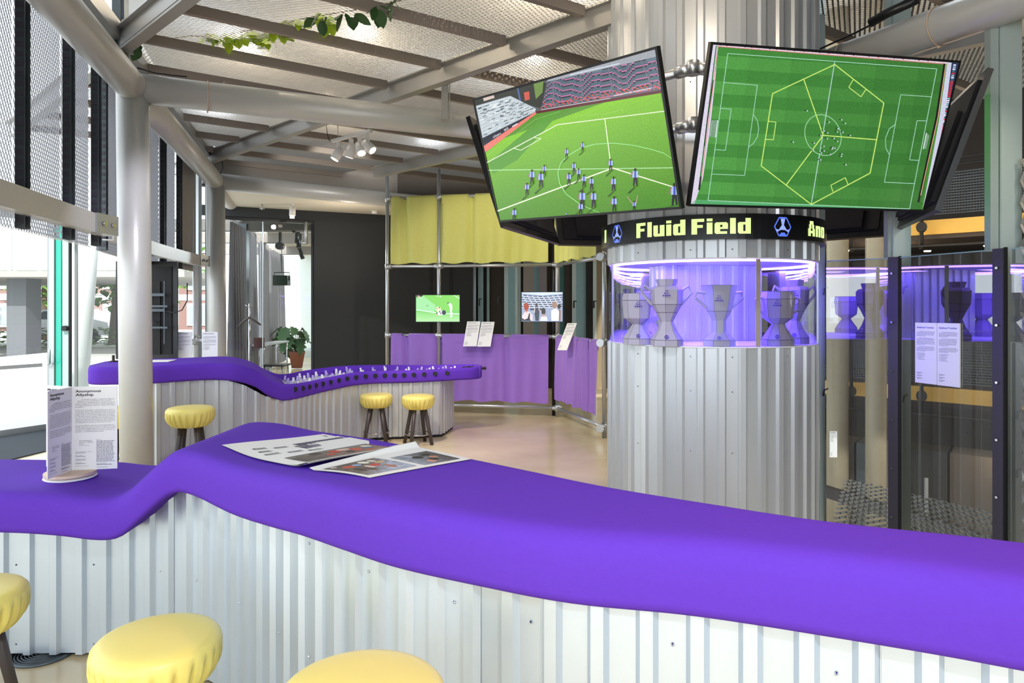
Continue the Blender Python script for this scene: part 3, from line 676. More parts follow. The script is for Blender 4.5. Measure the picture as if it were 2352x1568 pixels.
def zunder(x, y):
    W = D[:, 2:4]-D[:, 0:2]; n2 = (W**2).sum(1); q = np.array([x, y])-D[:, 0:2]; t = (q*W).sum(1)/n2; off = q-W*np.clip(t, 0, 1)[:, None]; k = int(np.argmin((off**2).sum(1))); return D[k, 4]-D[k, 5]
def wall_top(path):
    d = np.diff(path, axis=0); S_ = np.r_[0, np.cumsum(np.hypot(*d.T))]; zz = [zunder(*q) for q in path]; return lambda t: float(np.interp(t*S_[-1], S_, zz))+.025
corrugated(ctr, WP, wall_top(WP), .018, 'steel', side=1, phase=.3, screws=(.06, .42, .80))
Bq = inset_paths(D, .05)[1]
corrugated(ctr, Bq, wall_top(Bq), .018, 'steel', side=-1)
pl_ = MB(); P2 = [(x_, y_+.03) for x_, y_ in WP]+[tuple(p) for p in inset_paths(D, .075)[1]][::-1]; prism(pl_, P2, 0, .03); pl_.build('plinth', 'blackm', ctr)
# ---- far counter with the football trough
SF = [(-3.66,5.93,-3.86,6.72,1.07,.155,0),(-3.4,5.95,-3.6,6.85,1.07,.155,0),(-3.15,6.02,-3.35,6.98,1.07,.155,0),(-2.97,6.18,-3.22,7.07,1.07,.155,0),(-2.75,6.32,-3.06,7.2,1.07,.155,0),(-2.55,6.40,-2.94,7.33,1.055,.16,0),(-2.41,6.52,-2.83,7.52,.995,.165,0),
      (-2.325,6.64,-2.75,7.7,.90,.17,.0),(-2.25,6.82,-2.68,7.9,.825,.165,.02),(-2.18,7.05,-2.65,8.1,.80,.155,.09),(-2.13,7.35,-2.63,8.35,.79,.15,.10),(-2.07,7.6,-2.58,8.6,.792,.15,.10),(-1.97,7.83,-2.45,8.82,.80,.15,.10),
      (-1.83,8.03,-2.2,9.0,.815,.15,.10),(-1.64,8.18,-1.88,9.08,.82,.15,.10),(-1.4,8.25,-1.5,9.1,.82,.15,.10),(-1.16,8.31,-1.13,9.1,.82,.15,.10),(-.92,8.39,-.82,9.1,.825,.15,.10),(-.66,8.49,-.58,9.1,.83,.15,.09),(-.5,8.56,-.45,9.08,.83,.15,0),(-.40,8.6,-.38,9.05,.83,.15,0)]
ftb = thing('football_counter', 'purple padded counter beyond the first, with a sunken table football trough', 'counter', (-2, 7.4, 0))
mb, D2, S2 = ribbon(SF, 200, r=.045, lip=.045, round0=.16, round1=.14); mb.build('padded_top', 'purple', ftb)
# field in the bottom of the trough
i0 = [i for i in range(len(S2)) if D2[i, 6] > .05]; f_, b_ = inset_paths(D2, .07)
vs = []; 
for i in i0: z = D2[i, 4]-D2[i, 6]+.006; vs += [(f_[i][0], f_[i][1], z), (b_[i][0], b_[i][1], z)]
MB().add(vs, [(2*k, 2*k+2, 2*k+3, 2*k+1) for k in range(len(i0)-1)]).build('playing_field', mat('pale_field', rgb(214, 214, 226), .5), ftb)
Fp2 = inset_paths(D2, .05)[0]; Bp2 = inset_paths(D2, .07)[1]
# steel plinth stops short of the padded right-hand end
def cut(P, S, s0, s1): k = [i for i in range(len(S)) if s0 <= S[i] <= s1]; return P[k], k
Fc, kf = cut(Fp2, S2, .5, S2[-1]-.42); Bc, kb = cut(Bp2, S2, .5, S2[-1]-.42)
def loft2(ks): return lambda t: np.interp(t, np.linspace(0, 1, len(ks)), [D2[k, 4]-D2[k, 5] for k in ks])+.02
corrugated(ftb, Fc, loft2(kf), .03, 'steel2', side=1, ribs=8, pitch=.122, screws=(.2,))
corrugated(ftb, Bc, loft2(kb), .03, 'steel2', side=-1, ribs=8, pitch=.122)
corrugated(ftb, np.linspace(Fc[-1], Bc[-1], 12), lambda t: .69, .03, 'steel2', side=1, ribs=8, pitch=.122)
corrugated(ftb, np.linspace(Bc[0], Fc[0], 12), lambda t: .93, .03, 'steel2', side=1, ribs=8, pitch=.122)
pl_ = MB(); prism(pl_, [tuple(p) for p in Fc]+[tuple(p) for p in Bc][::-1], 0, .035); pl_.build('plinth', 'blackm', ftb)
# rods, round caps and little players
capm = MB(); capm.tube([(0, -.012, 0), (0, .006, 0)], .026, 16); capme = capm.mesh('rod_cap'); capme.materials.append(MT['black'])
def player_mesh():
    mb = MB(); mb.box((-.017, -.010, -.075), (.017, .010, -.012)); mb.box((-.022, -.013, -.012), (.022, .013, .018)); mb.box((-.012, -.010, .018), (.012, .010, .048)); return mb.mesh('football_player')
plm = player_mesh(); plm.materials.append(MT['lav']); plm2 = player_mesh(); plm2.materials.append(MT['white'])
F2o, B2o = D2[:, :2], D2[:, 2:4]
s_ = S2[-1]-.36; rk = 0
while s_ > S2[i0[0]]+.02:
    i = min(np.searchsorted(S2, s_), len(S2)-1); F, B = Vector((*F2o[i], 0)), Vector((*B2o[i], 0)); z = D2[i, 4]-.052; W = (B-F).normalized()
    ang = math.atan2(W.y, W.x)-PI/2
    for pt_, sg in ((F, 1), (B, -1)):
        o = bpy.data.objects.new('rod_cap', capme); COL.objects.link(o); o.parent = ftb; o.location = Vector((pt_.x, pt_.y, z))-ftb.location; o.rotation_euler = (0, 0, ang)
    L = (B-F).length; rod = MB(); r0, r1 = F+W*.02, B-W*.02; rod.tube([(r0.x, r0.y, z), (r1.x, r1.y, z)], .007, 8); ro = rod.build('rod', 'chrome', ftb)
    if rk % 5 == 0 or rk in (1,): 
        q = F-W*.13 if rk else B+W*.02
    for k in range((2, 3, 3, 2)[rk % 4]):
        t = (k+.6+.25*math.sin(rk*2.3))/(3.0 if rk % 4 in (1, 2) else 2.3)
        p = F.lerp(B, .12+.76*min(t, 1)); o = bpy.data.objects.new('football_player', plm if rk % 2 else plm2); COL.objects.link(o); o.parent = ro
        o.location = Vector((p.x, p.y, z))-ftb.location; o.rotation_euler = (random.uniform(-.25, .25), 0, ang+PI/2)
    s_ -= .142; rk += 1
hd = MB(); p = at(1062, 845, 8.9); q = at(1102, 841, 8.95); hd.tube([p, p.lerp(q, .48)], .017, 10); hd.build('rod_handle', 'black', ftb); hd = MB(); hd.tube([p.lerp(q, .52), q], .017, 10); hd.build('rod_handle', 'black', ftb); hd = MB(); p = at(1100, 846, 8.75); hd.tube([p, p+Vector((.06, .02, 0))], .008, 8); hd.tube([p+Vector((.045, .015, 0)), p+Vector((.085, .03, 0))], .018, 10); hd.build('rod_handle', 'black', ftb)

# ================================================================== STOOLS
def stool(h, label):
    r = thing('bar_stool', label, 'stool', (0, 0, 0), 'stools with gathered yellow seats')
    n = 192; folds = 24; prof = []
    R = .19
    for k in range(7): a = PI/2*k/6; prof.append((.0+ (R-.03)*min(1, k/3.0) if k < 3 else R-.036+.036*math.sin((k-3)/3*PI/2), .0 if k < 1 else (-.002*k if k < 3 else -.008-.038*(1-math.cos((k-3)/3*PI/2)))))
    prof += [(R+.001, -.075), (R-.002, -.095), (R-.012, -.118), (R-.028, -.140), (R-.044, -.156), (R-.058, -.163), (R-.09, -.164)]
    prof = [(max(q, .0001), z) for q, z in prof]; tot = len(prof)
    def mod(t, i):
        z = prof[i][1]
        if z > -.05: return 1
        am = min(1, (-z-.045)/.05)
        w_ = (t*folds/(2*PI)+.25*math.sin(t*3+1)) % 1
        return 1-.13*am*max(0, 1-abs(w_-.5)*4) - .04*am*w_
    vsb = MB(); vsb.lathe(list(reversed(prof)), (0, 0, h), n, True, lambda t, i: mod(t, tot-1-i)); vsb.build('seat_cushion', 'yellow', r)
    for k in range(4):
        a = PI/4+PI/2*k; ca, sa = math.cos(a), math.sin(a); lg = MB()
        lg.tube([(ca*.085, sa*.085, h-.15), (ca*.175, sa*.175, 0)], [.024, .021], 6); lg.build('leg', 'leg', r)
    rg = MB(); rr = .175-(.09*(.12/(h-.15))); rg.tube([(rr*math.cos(t), rr*math.sin(t), .12) for t in [2*PI*k/32 for k in range(32)]], .008, 8, closed=True); rg.build('foot_ring', 'chrome', r)
    return r
ST_L = stool(.57, 'low yellow-seated stool in front of the left part of the foreground bar')
ST_H = stool(.765, 'tall yellow-seated stool in front of the purple football counter, beside the thick column')
def put(o, x, y, rz, label=None): 
    o.location = (x, y, 0); o.rotation_euler = (0, 0, rz)
    if label: o['label'] = label
put(ST_L, -1.115, 2.19, .3, 'yellow-seated stool whole cushion in view in front of the foreground bar')
put(copy_thing(ST_L, (0, 0, 0)), -1.585, 8.13, .1, 'darker yellow stool, the left one of the pair by the far counter end')
put(copy_thing(ST_L, (0, 0, 0)), -1.08, 8.02, .45, 'brightly lit yellow stool nearest the right end of the far counter')
put(ST_H, -2.655, 5.75, .2, 'tall yellow stool alone before the far counter, right of the thick column')
put(copy_thing(ST_H, (0, 0, 0)), -.335, 1.545, .5, 'yellow stool seat cut by the bottom edge, closest to the bar middle')
put(copy_thing(ST_L, (0, 0, 0)), -1.985, 2.54, .25, 'yellow stool cut off by the left edge before the foreground bar')
put(copy_thing(ST_H, (0, 0, 0)), -3.2, 5.72, .1, 'yellow stool mostly hidden behind the thick column at the counter end')

# ================================================================== PILLAR
PC_ = Vector((1.32, 4.66, 0)); PR = .672
PD = math.atan2(PC_.x, PC_.y)
def pang(px, r=PR):
    """angle round the pillar of the point seen in image column px"""
    k = (px-CX)/FPX; d = Vector((k, 1, 0)).normalized(); b = -d.dot(PC_); disc = b*b-(PC_.length**2-r*r); t = -b-math.sqrt(max(disc, 0)); p = d*t-PC_
    return math.atan2(p.y, p.x)
pil = thing('display_pillar', 'round pillar clad in corrugated zinc with a lit purple showcase', 'pillar', (PC_.x, PC_.y, 0))
circ = [(PC_.x+(PR-.012)*math.cos(t), PC_.y+(PR-.012)*math.sin(t)) for t in [PI*.5+2*PI*k/144 for k in range(145)]]
corrugated(pil, circ, lambda t: 1.352, .015, 'steel2', side=1, screws=(.25, .75, 1.1, 1.3), depth=.016)
corrugated(pil, circ, lambda t: 3.62, 1.872, 'steel2', side=1, screws=(1.92, 2.25, 2.9), depth=.016)
mb = MB(); mb.lathe([(PR-.02, 0), (PR-.02, 1.345), (PR-.005, 1.352), (PR-.005, 1.358), (.0001, 1.358)], (PC_.x, PC_.y, 0), 72, False); mb.build('case_shelf', 'white', pil)
mb = MB(); mb.lathe([(.0001, 1.866), (PR-.005, 1.866), (PR-.005, 1.873), (PR-.03, 1.873), (PR-.03, 4.5)], (PC_.x, PC_.y, 0), 72, False); mb.build('case_ceiling', 'white', pil)
mb = MB(); vs = []
for k in range(97): t = 2*PI*k/96; vs += [(PC_.x+(PR-.012)*math.cos(t), PC_.y+(PR-.012)*math.sin(t), 1.359), (PC_.x+(PR-.012)*math.cos(t), PC_.y+(PR-.012)*math.sin(t), 1.866)]
mb.add(vs, [(2*k, 2*k+2, 2*k+3, 2*k+1) for k in range(96)], True); mb.build('case_glass', 'glassc', pil)
for px in (1743, 1404, 1884):
    t = pang(px); c = PC_+Vector((math.cos(t), math.sin(t), 0))*(PR-.008); MB().obox((c.x, c.y, 1.612), Vector((-math.sin(t), math.cos(t), 0))*.012, Vector((math.cos(t), math.sin(t), 0))*.004, (0, 0, .252)).build('case_seam', 'concrete' if px == 1743 else 'alu', pil)
mb = MB(); mb.tube([(PC_.x+(PR-.03)*math.cos(t), PC_.y+(PR-.03)*math.sin(t), 1.858) for t in [2*PI*k/72 for k in range(72)]], .006, 6, closed=True); mb.build('led_strip', 'violet', pil)
# core inside the case
c0, c1 = (1.02, 4.62), (1.70, 4.74); dx = Vector((c1[0]-c0[0], c1[1]-c0[1], 0)); bk_ = Vector((-dx.y, dx.x, 0)).normalized()*.3
core = [np.array(c0), np.array(c1), np.array((c1[0]+bk_.x, c1[1]+bk_.y)), np.array((c0[0]+bk_.x, c0[1]+bk_.y)), np.array(c0)]
for a, b in zip(core[:-1], core[1:]):
    corrugated(pil, np.linspace(a, b, 8), lambda t: 1.865, 1.36, 'steel2', side=1, ribs=12, pitch=.085, depth=.012, name='core_sheet')
light('case_lamp', 'AREA', (1.28, 4.22, 1.84), 18, (.13, .07, 1), (1.28, 4.22, 0), .75, size_y=.22)
light('case_lamp', 'AREA', (1.36, 5.1, 1.84), 12, (.13, .07, 1), (1.36, 5.1, 0), .7, size_y=.2)
light('case_lamp', 'AREA', (.86, 4.5, 1.84), 6, (.13, .07, 1), (.86, 4.5, 0), .2, size_y=.4)
light('case_lamp', 'AREA', (1.82, 4.8, 1.84), 6, (.13, .07, 1), (1.82, 4.8, 0), .15, size_y=.4)
# LED band with lettering and emblems
led = thing('led_ticker', 'curved black ticker band reading Fluid Field in bright lime letters', 'sign', (PC_.x, PC_.y, 2.05))
RB = .715; ZB0, ZB1 = 1.975, 2.118
mb = MB(); mb.lathe([(PR-.01, ZB0), (RB, ZB0), (RB, ZB1), (PR-.01, ZB1)], (PC_.x, PC_.y, 0), 96, False); mb.build('band', 'black', led)
def emblem(P, x, y, sx, sy, c, c2, lw=.05):
    hx = [(x+sx*a, y+sy*b) for a, b in ((-.45, 1), (.45, 1), (1, 0), (.5, -1), (-.5, -1), (-1, 0))]
    asp = (P.u.length/P.v.length)
    P.line(hx, lw, c, asp=asp, close=True)
    P.poly([(x-.28*sx, y+.9*sy), (x+.28*sx, y+.9*sy), (x+.12*sx, y+.2*sy), (x+.5*sx, y-.35*sy), (x+.85*sx, y-.25*sy), (x+.7*sx, y-.6*sy), (x+.25*sx, y-.35*sy), (x-.25*sx, y-.35*sy), (x-.7*sx, y-.6*sy), (x-.85*sx, y-.25*sy), (x-.5*sx, y-.35*sy), (x-.12*sx, y+.2*sy)], c2)
    P.poly([(x-.45*sx, y-.95*sy), (x-.2*sx, y-.65*sy), (x+.2*sx, y-.65*sy), (x+.45*sx, y-.95*sy)], c)
span = 2*PI; HB = ZB1-ZB0
P = Print((0, 0, 0), (RB*PI, 0, 0), (0, 0, HB), (0, 0, 1)); P.step = 0
base = pang(1388, RB+.004); 
def ub(px): return ((pang(px, RB+.004)-base) % (2*PI))*RB/(RB*PI)
LIME = (226, 255, 160)
def bend(p):
    t = base+p.x/RB; r = RB+.0015; return Vector((PC_.x+r*math.cos(t), PC_.y+r*math.sin(t), ZB0+p.z))
def newP(): q = Print((0, 0, 0), (RB*PI, 0, 0), (0, 0, HB), (0, 0, 1)); q.step = 0; return q
GLY = dict(F=(.58, [(0,0,.25,1),(.25,.8,.56,1),(.25,.42,.5,.6)]), l=(.25, [(0,0,.25,1)]), u=(.58, [(0,.06,.24,.74),(.34,0,.58,.74),(.05,0,.34,.18)]), i=(.25, [(0,0,.25,.74),(0,.82,.25,1)]),
  d=(.58, [(.34,0,.58,1),(0,.06,.24,.69),(.05,0,.34,.06),(.05,.69,.34,.74),(.24,.06,.34,.16),(.24,.58,.34,.69)]), e=(.58, [(0,.06,.24,.68),(.05,.58,.53,.74),(.34,.36,.58,.68),(.24,.31,.34,.43),(.34,.31,.58,.36),(.05,0,.54,.16)]),
  A=(.66, [(.02,0,.24,.5),(.42,0,.64,.5),(.1,.5,.29,.78),(.37,.5,.56,.78),(.16,.78,.5,1),(.24,.2,.42,.36)]), n=(.58, [(0,0,.24,.74),(.34,0,.58,.68),(.24,.56,.54,.74)]), o=(.58, [(0,.06,.24,.68),(.34,.06,.58,.68),(.05,0,.53,.17),(.05,.57,.53,.74)]))
def block(P, word, x0, x1, y, h, c):
    tot = sum(GLY[k][0] for k in word)+.09*(len(word)-1); x = 0
    for k in word:
        for a, b, c_, d_ in GLY[k][1]:
            n_ = 4
            for q in range(n_): P.rect(x0+(x1-x0)*(x+a+(c_-a)*q/n_)/tot, y+h*b, x0+(x1-x0)*(x+a+(c_-a)*(q+1)/n_)/tot, y+h*d_, c)
        x += GLY[k][0]+.09
for word, x0, x1 in (('Fluid', 1461, 1574), ('Field', 1588, 1725), ):
    P = newP(); block(P, word, ub(x0), ub(x1), .2, .62, LIME); P.build('lettering', 'led', led, bend=bend, kind='stuff')
P = newP(); block(P, 'Ano', ub(1857), ub(1857)+(ub(1725)-ub(1588))*.72, .2, .62, LIME); P.build('lettering', 'led', led, bend=bend, kind='stuff')
P = newP(); P.rect(ub(1389)-.006, .22, ub(1391)+.002, .8, LIME); P.build('lettering', 'led', led, bend=bend)
for px, hw in ((1416, 20), (1799, 21)):
    P = newP(); u0 = ub(px); emblem(P, u0, .5, (.17/ (RB*PI))*.33, .36, (90, 120, 240), (150, 170, 255), .05); P.build('emblem', 'led', led, bend=bend, kind='stuff')

# ---- trophies: folded-paper octagonal cups
def trophy(kind, px, Y, zt, label, rz=0.0):
    x = (px-CX)/FPX*Y; z0 = 1.3595; r = thing('trophy', label, 'trophy', (x, Y, z0), 'folded paper trophies in the purple showcase'); H = zt-z0
    n = 8 if kind != 'cup' else 6; S_ = {'vase': [(.094, 0), (.094, .09), (.058, .22), (.036, .36), (.062, .50), (.090, .62), (.096, .84), (.082, .885), (.052, .90), (.063, 1.0), (.055, .995), (.05, .90)],
          'cup': [(.092, 0), (.092, .095), (.040, .225), (.038, .42), (.070, .575), (.102, 1.0), (.095, .995), (.065, .66)],
          'bowl': [(.094, 0), (.094, .11), (.036, .39), (.088, .51), (.100, .86), (.092, 1.0), (.084, .99), (.08, .8)]}[kind]
    mb = MB(); mb.lathe([(a, b*H) for a, b in S_], (0, 0, 0), n, False, None, rz+PI/8); o = mb.build('body', 'trophy'); o.parent = r
    mb = MB()
    for a, b in [S_[1], S_[4], S_[5]]:
        mb.tube([((a+.0005)*math.cos(t), (a+.0005)*math.sin(t), b*H) for t in [2*PI*k/n+rz+PI/8 for k in range(n)]], .0012, 4, closed=True)
    for k in range(n):
        t = 2*PI*k/n+rz+PI/8
        mb.tube([((a+.0004)*math.cos(t), (a+.0004)*math.sin(t), b*H) for a, b in S_[:-2]], .0008, 3)
    o = mb.build('fold_lines', 'clip'); o.parent = r
    if kind != 'bowl' or px > 1700:
        for sg in (-1, 1):
            if kind == 'vase': pts = [(.088, .62), (.148, .80), (.130, .90), (.088, .83)]
            elif kind == 'cup': pts = [(.078, .63), (.148, .79), (.140, .89), (.09, .875)]
            else: pts = [(.075, .58), (.128, .66), (.135, .86), (.10, .9)]
            hb = MB(); hb.tube([(sg*a*math.cos(rz*.3), sg*a*math.sin(rz*.3), b*H) for a, b in pts], [.0095]*len(pts), 4); hb.sm = [False]*len(hb.sm); o = hb.build('handle', 'trophy'); o.parent = r
    # printed emblem on the foot and words on the cup
    tq = math.atan2(-Y, -x)
    for (rr, zz, what) in ((.092*.95, H*.075 if kind != 'cup' else H*.06, 'e'), (.098, H*.78, 't')):
        c = Vector((math.cos(tq), math.sin(tq), 0)); rr2 = rr+.006; u = Vector((-math.sin(tq), math.cos(tq), 0))
        if what == 'e': (ra, za), (rb, zb2) = S_[1], S_[2]; sl_ = (c*(rb-ra)+Vector((0, 0, (zb2-za)*H))).normalized(); nn_ = u.cross(sl_); nn_ = nn_ if nn_.dot(c) > 0 else -nn_; P = Print(c*ra+Vector((0, 0, za*H))+sl_*.006+nn_*.003-u*.018, u*.036, sl_*.028, nn_); emblem(P, .5, .5, .32, .42, (60, 40, 150), (60, 40, 150), .12)
        else:
            P = Print(c*rr2-u*.03+Vector((0, 0, zz-.02)), u*.06, Vector((0, 0, .045)), c)
            P.text('The', .5, .68, .2, (70, 50, 170), bold=.02, align='C', asp=1.3); P.text('Most', .5, .38, .22, (70, 50, 170), bold=.02, align='C', asp=1.3); [P.rect(.12+.2*q_, .08, .27+.2*q_, .26, (70, 50, 170)) for q_ in range(4)]
        o = P.build('printed_mark', 'ink', None); o.parent = r
    return r
trophy('bowl', 1466, 4.30, 1.672, 'wide bowl shaped paper trophy at the left edge of the showcase', .3)
trophy('vase', 1531, 4.13, 1.752, 'tall two-handled paper trophy with a collar, left of the middle', .1)
trophy('cup', 1652, 4.11, 1.715, 'six-sided flared paper cup with two angular handles in the middle', PI/6)
trophy('bowl', 1786, 4.16, 1.68, 'paper bowl trophy just right of the case seam', .2)
trophy('vase', 1824, 4.40, 1.757, 'tall collared paper trophy at the back right of the showcase', .4)
trophy('bowl', 1492, 4.62, 1.69, 'paper bowl trophy standing behind the left front pair', .0)

# ================================================================== MONITORS ROUND THE PILLAR
HC = Vector((1.296, 4.66, 2.45)); TW, TH = 1.35, .759
def monitor(name, c, yaw, tilt, roll=0., w=TW, h=TH, label='', cat='monitor', group=None, depth=.05, bez=.012):
    c = Vector(c); r = thing(name, label, cat, c, group)
    u = Vector((math.cos(yaw), math.sin(yaw), 0)); nh = Vector((math.sin(yaw), -math.cos(yaw), 0)); v = Vector((0, 0, 1))*math.cos(tilt)+nh*math.sin(tilt)
    a = u*math.cos(roll)+v*math.sin(roll); b = -u*math.sin(roll)+v*math.cos(roll); n = a.cross(b)
    mb = MB(); mb.obox(c-n*.012, a*w/2, b*h/2, n*.012); 
    mb2 = MB(); mb2.obox(c-n*.030, a*(w/2-.05), b*(h/2-.05), n*.008); mb2.obox(c-n*.045-b*h*.08, a*(w/2-.16), b*(h/2-.13), n*.012)
    for i in range(6): mb2.obox(c-n*.0585+b*(h*.1-.03*i), a*(w*.2), b*.004, n*.002)
    o = mb.build('housing', 'black', r); mb2.build('rear_cover', 'blackm', r)
    for s1, s2 in ((1, 0), (-1, 0), (0, 1), (0, -1)):
        m2 = MB()
        if s1: m2.obox(c+a*s1*(w/2-bez/2)+n*.002, a*bez/2, b*h/2, n*.003)
        else: m2.obox(c+b*s2*(h/2-bez/2)+n*.002, a*(w/2-bez), b*bez/2, n*.003)
        m2.build('bezel', 'black', r)
    mt_ = MB(); mt_.obox(c-n*.075, a*.2, b*.015, n*.015); mt_.obox(c-n*.075+b*.16, a*.2, b*.015, n*.015); mt_.obox(c-n*.095+b*.08, a*.02, b*.13, n*.012); mt_.build('mount_bracket', 'channel', r)
    scr = Print(c-a*(w/2-bez)-b*(h/2-bez)+n*.0006, a*(w-2*bez), b*(h-2*bez), n)
    return r, scr, (a, b, n)
R = math.radians
mR, scR, axR = monitor('hanging_monitor', (1.549, 3.447, 2.45), R(11.8), R(18.6), R(.4), label='tilted hanging screen with an overhead view of a football pitch', group='monitors hung round the pillar')
mL, scL, axL = monitor('hanging_monitor', (.293, 3.782, 2.452), R(-48.8), R(18.2), R(-2.4), label='tilted hanging screen with players on a pitch before coloured stands', group='monitors hung round the pillar')
def ring(yaw, d=1.27): return (HC.x+math.sin(yaw)*d, HC.y-math.cos(yaw)*d, 2.45)
for yw, lb, dd in ((71.8, 'hanging monitor seen edge-on at the right side of the ring', 1.33), (-108.8, 'hanging monitor behind the left screen, only its dark edge and underside showing', 1.33), (131.8, 'hanging monitor on the far right of the ring, dark back underneath', 1.38), (191.8, 'hanging monitor on the far side of the ring, brown back above the ticker', 1.38)):
    m_, s__, ax = monitor('hanging_monitor', ring(R(yw), dd), R(yw), R(18.4), 0, label=lb, group='monitors hung round the pillar')
    s__.rect(0, 0, 1, 1, (60, 140, 50)); s__.build('screen', 'screen', m_)
mt = thing('monitor_ring', 'bare metal tube ring with swivel joints carrying the hanging screens', 'bracket', (HC.x, HC.y, 2.7))
for z, d in ((2.80, 1.19), (2.53, 1.12)):
    V6 = [Vector((HC.x+math.sin(R(-18.5+60*k))*d, HC.y-math.cos(R(-18.5+60*k))*d, z)) for k in range(6)]
    for k in range(6):
        a, b = V6[k], V6[(k+1) % 6]; e = (b-a).normalized()
        MB().tube([a+e*.05, b-e*.05], .024, 12).build('ring_tube', 'galv', mt)
        jb = MB(); jb.tube([a-Vector((0, 0, .035)), a+Vector((0, 0, .035))], .032, 14)
        f = (V6[k-1]-a).normalized()
        jb.tube([a+e*.02, a+e*.095], .033, 12); jb.tube([a+f*.02, a+f*.095], .033, 12); jb.build('swivel_joint', 'galv', mt)
    for k in range(6):
        a = V6[k]; q = Vector((PC_.x, PC_.y, z)); e = (q-a).normalized(); 
        if k % 2: MB().tube([a, a+e*((q-a).length-PR)], .02, 10).build('stay_tube', 'galv', mt)
ch = MB(); a = Vector((.97, 3.62, 2.60)); 
# ================================================================== PICTURES ON THE SCREENS
def proj(p): return (CX+FPX*p.x/p.y, HZ-FPX*(p.z-EYE)/p.y)
def unproject(P):
    c = [P.o, P.o+P.u, P.o+P.u+P.v, P.o+P.v]; return homog([proj(q) for q in c], [(0, 0), (1, 0), (1, 1), (0, 1)])
class Sketch:
    """draws on a Print with coordinates measured on the photograph of that screen"""
    def __init__(s, P, ox, oy, sc): s.P = P; s.h = unproject(P); s.ox, s.oy, s.sc = ox, oy, sc; s.asp = P.u.length/P.v.length
    def m(s, p): x, y = s.h(s.ox+p[0]/s.sc, s.oy+p[1]/s.sc); return (min(max(x, 0), 1), min(max(y, 0), 1))
    def poly(s, pts, c, lay): s.P.poly([s.m(p) for p in pts], c, lay)
    def line(s, pts, w, c, lay, close=False):
        pts = list(pts)+([pts[0]] if close else [])
        for a, b in zip(pts[:-1], pts[1:]):
            dx, dy = b[0]-a[0], b[1]-a[1]; L = math.hypot(dx, dy) or 1; nx, ny = -dy/L*w/2, dx/L*w/2
            s.poly([(a[0]+nx, a[1]+ny), (b[0]+nx, b[1]+ny), (b[0]-nx, b[1]-ny), (a[0]-nx, a[1]-ny)], c, lay)
    def dot(s, x, y, rx, ry, c, lay, n=8): s.poly([(x+rx*math.cos(t), y-ry*math.sin(t)) for t in [2*PI*k/n for k in range(n)]], c, lay)
    def text(s, st, p0, p1, h, c, lay, bold=.01):
        vs, fs, wd = glyphs(st, bold, 2); d = Vector((p1[0]-p0[0], p1[1]-p0[1])); up = Vector((d.y, -d.x)).normalized()*h/.7; P = s.P; o = len(P.V)
        for a, b in vs:
            q = Vector(p0)+d*(a/wd)+up*b; x, y = s.m((q.x, q.y)); P.V.append(P.o+P.u*x+P.v*y+P.n*(lay*P.step))
        P.F += [tuple(i+o for i in f) for f in fs]; P.C += [s2l(tuple(q/255 for q in c))]*len(fs)
def lerp2(a, b, t): return (a[0]+(b[0]-a[0])*t, a[1]+(b[1]-a[1])*t)
def mixc(a, b, t): return tuple(a[i]+(b[i]-a[i])*t for i in range(3))
# -- left screen
K = Sketch(scL, 1060, 90, 3.267)
K.poly([(60, 400), (1480, 40), (1700, 1300), (240, 1420)], (88, 150, 36), 1)
n = 22
for k in range(n):
    t0, t1 = k/n, (k+1)/n; f = t0**.8
    K.poly([lerp2((150, 800), (290, 1400), t0), lerp2((1480, 330), (1660, 1270), t0), lerp2((1480, 330), (1660, 1270), t1), lerp2((150, 800), (290, 1400), t1)], mixc((136, 204, 22), (78, 142, 40), f), 2)
K.poly([(200, 930), (640, 560), (745, 545), (420, 905), (240, 1010)], (84, 156, 30), 3)
K.poly([(60, 400), (1480, 40), (1520, 395), (1500, 398), (565, 556), (180, 850)], (96, 98, 104), 4)
K.poly([(90, 430), (600, 300), (640, 330), (600, 520), (440, 470), (350, 425), (105, 500)], (58, 60, 54), 5)
K.poly([(540, 320), (615, 300), (610, 400), (560, 450)], (120, 150, 80), 6); K.poly([(160, 425), (240, 400), (250, 440), (170, 465)], (220, 200, 190), 6)
K.poly([(470, 400), (510, 390), (515, 450), (478, 462)], (214, 96, 84), 6); K.line([(420, 350), (445, 470)], 12, (90, 110, 170), 6)
K.poly([(640, 250), (1470, 70), (1490, 150), (640, 320)], (168, 172, 180), 5)
rows, cols = 20, 74
for r in range(rows):
    for c in range(cols):
        t, t2 = c/cols, (c+1)/cols; v0, v1 = r/rows, (r+.82)/rows
        def P_(u, v): return lerp2(lerp2((655-65*0, 318), (1462, 132), u), lerp2((595, 522), (1500, 372), u), v)
        ph = r*1.0+2.6*math.sin(t*15+.6)+1.2*math.sin(t*34)
        q = ph % 4
        col = (196, 120, 166) if q < 1.0 else ((44, 48, 64) if q < 1.7 else (86, 112, 128))
        if r > 15 and (c*7+r*3) % 11 < 3: col = (235, 84, 60)
        K.poly([P_(t, v0), P_(t2, v0), P_(t2, v1), P_(t, v1)], col, 6)
for a, b in (((690, 320), (695, 508)), ((893, 262), (912, 470)), ((1104, 212), (1142, 432)), ((1350, 160), (1440, 380))): K.line([a, b], 10, (120, 118, 132), 7)
K.line([(815, 268), (1190, 182)], 8, (215, 225, 235), 7); K.line([(600, 530), (1120, 442)], 4, (225, 225, 230), 7); K.line([(1140, 425), (1430, 365)], 6, (225, 225, 230), 7)
K.poly([(562, 540), (1505, 380), (1508, 402), (566, 558)], (98, 26, 40), 8)
K.poly([(112, 500), (370, 425), (560, 520), (555, 545), (160, 740)], (196, 208, 214), 7)
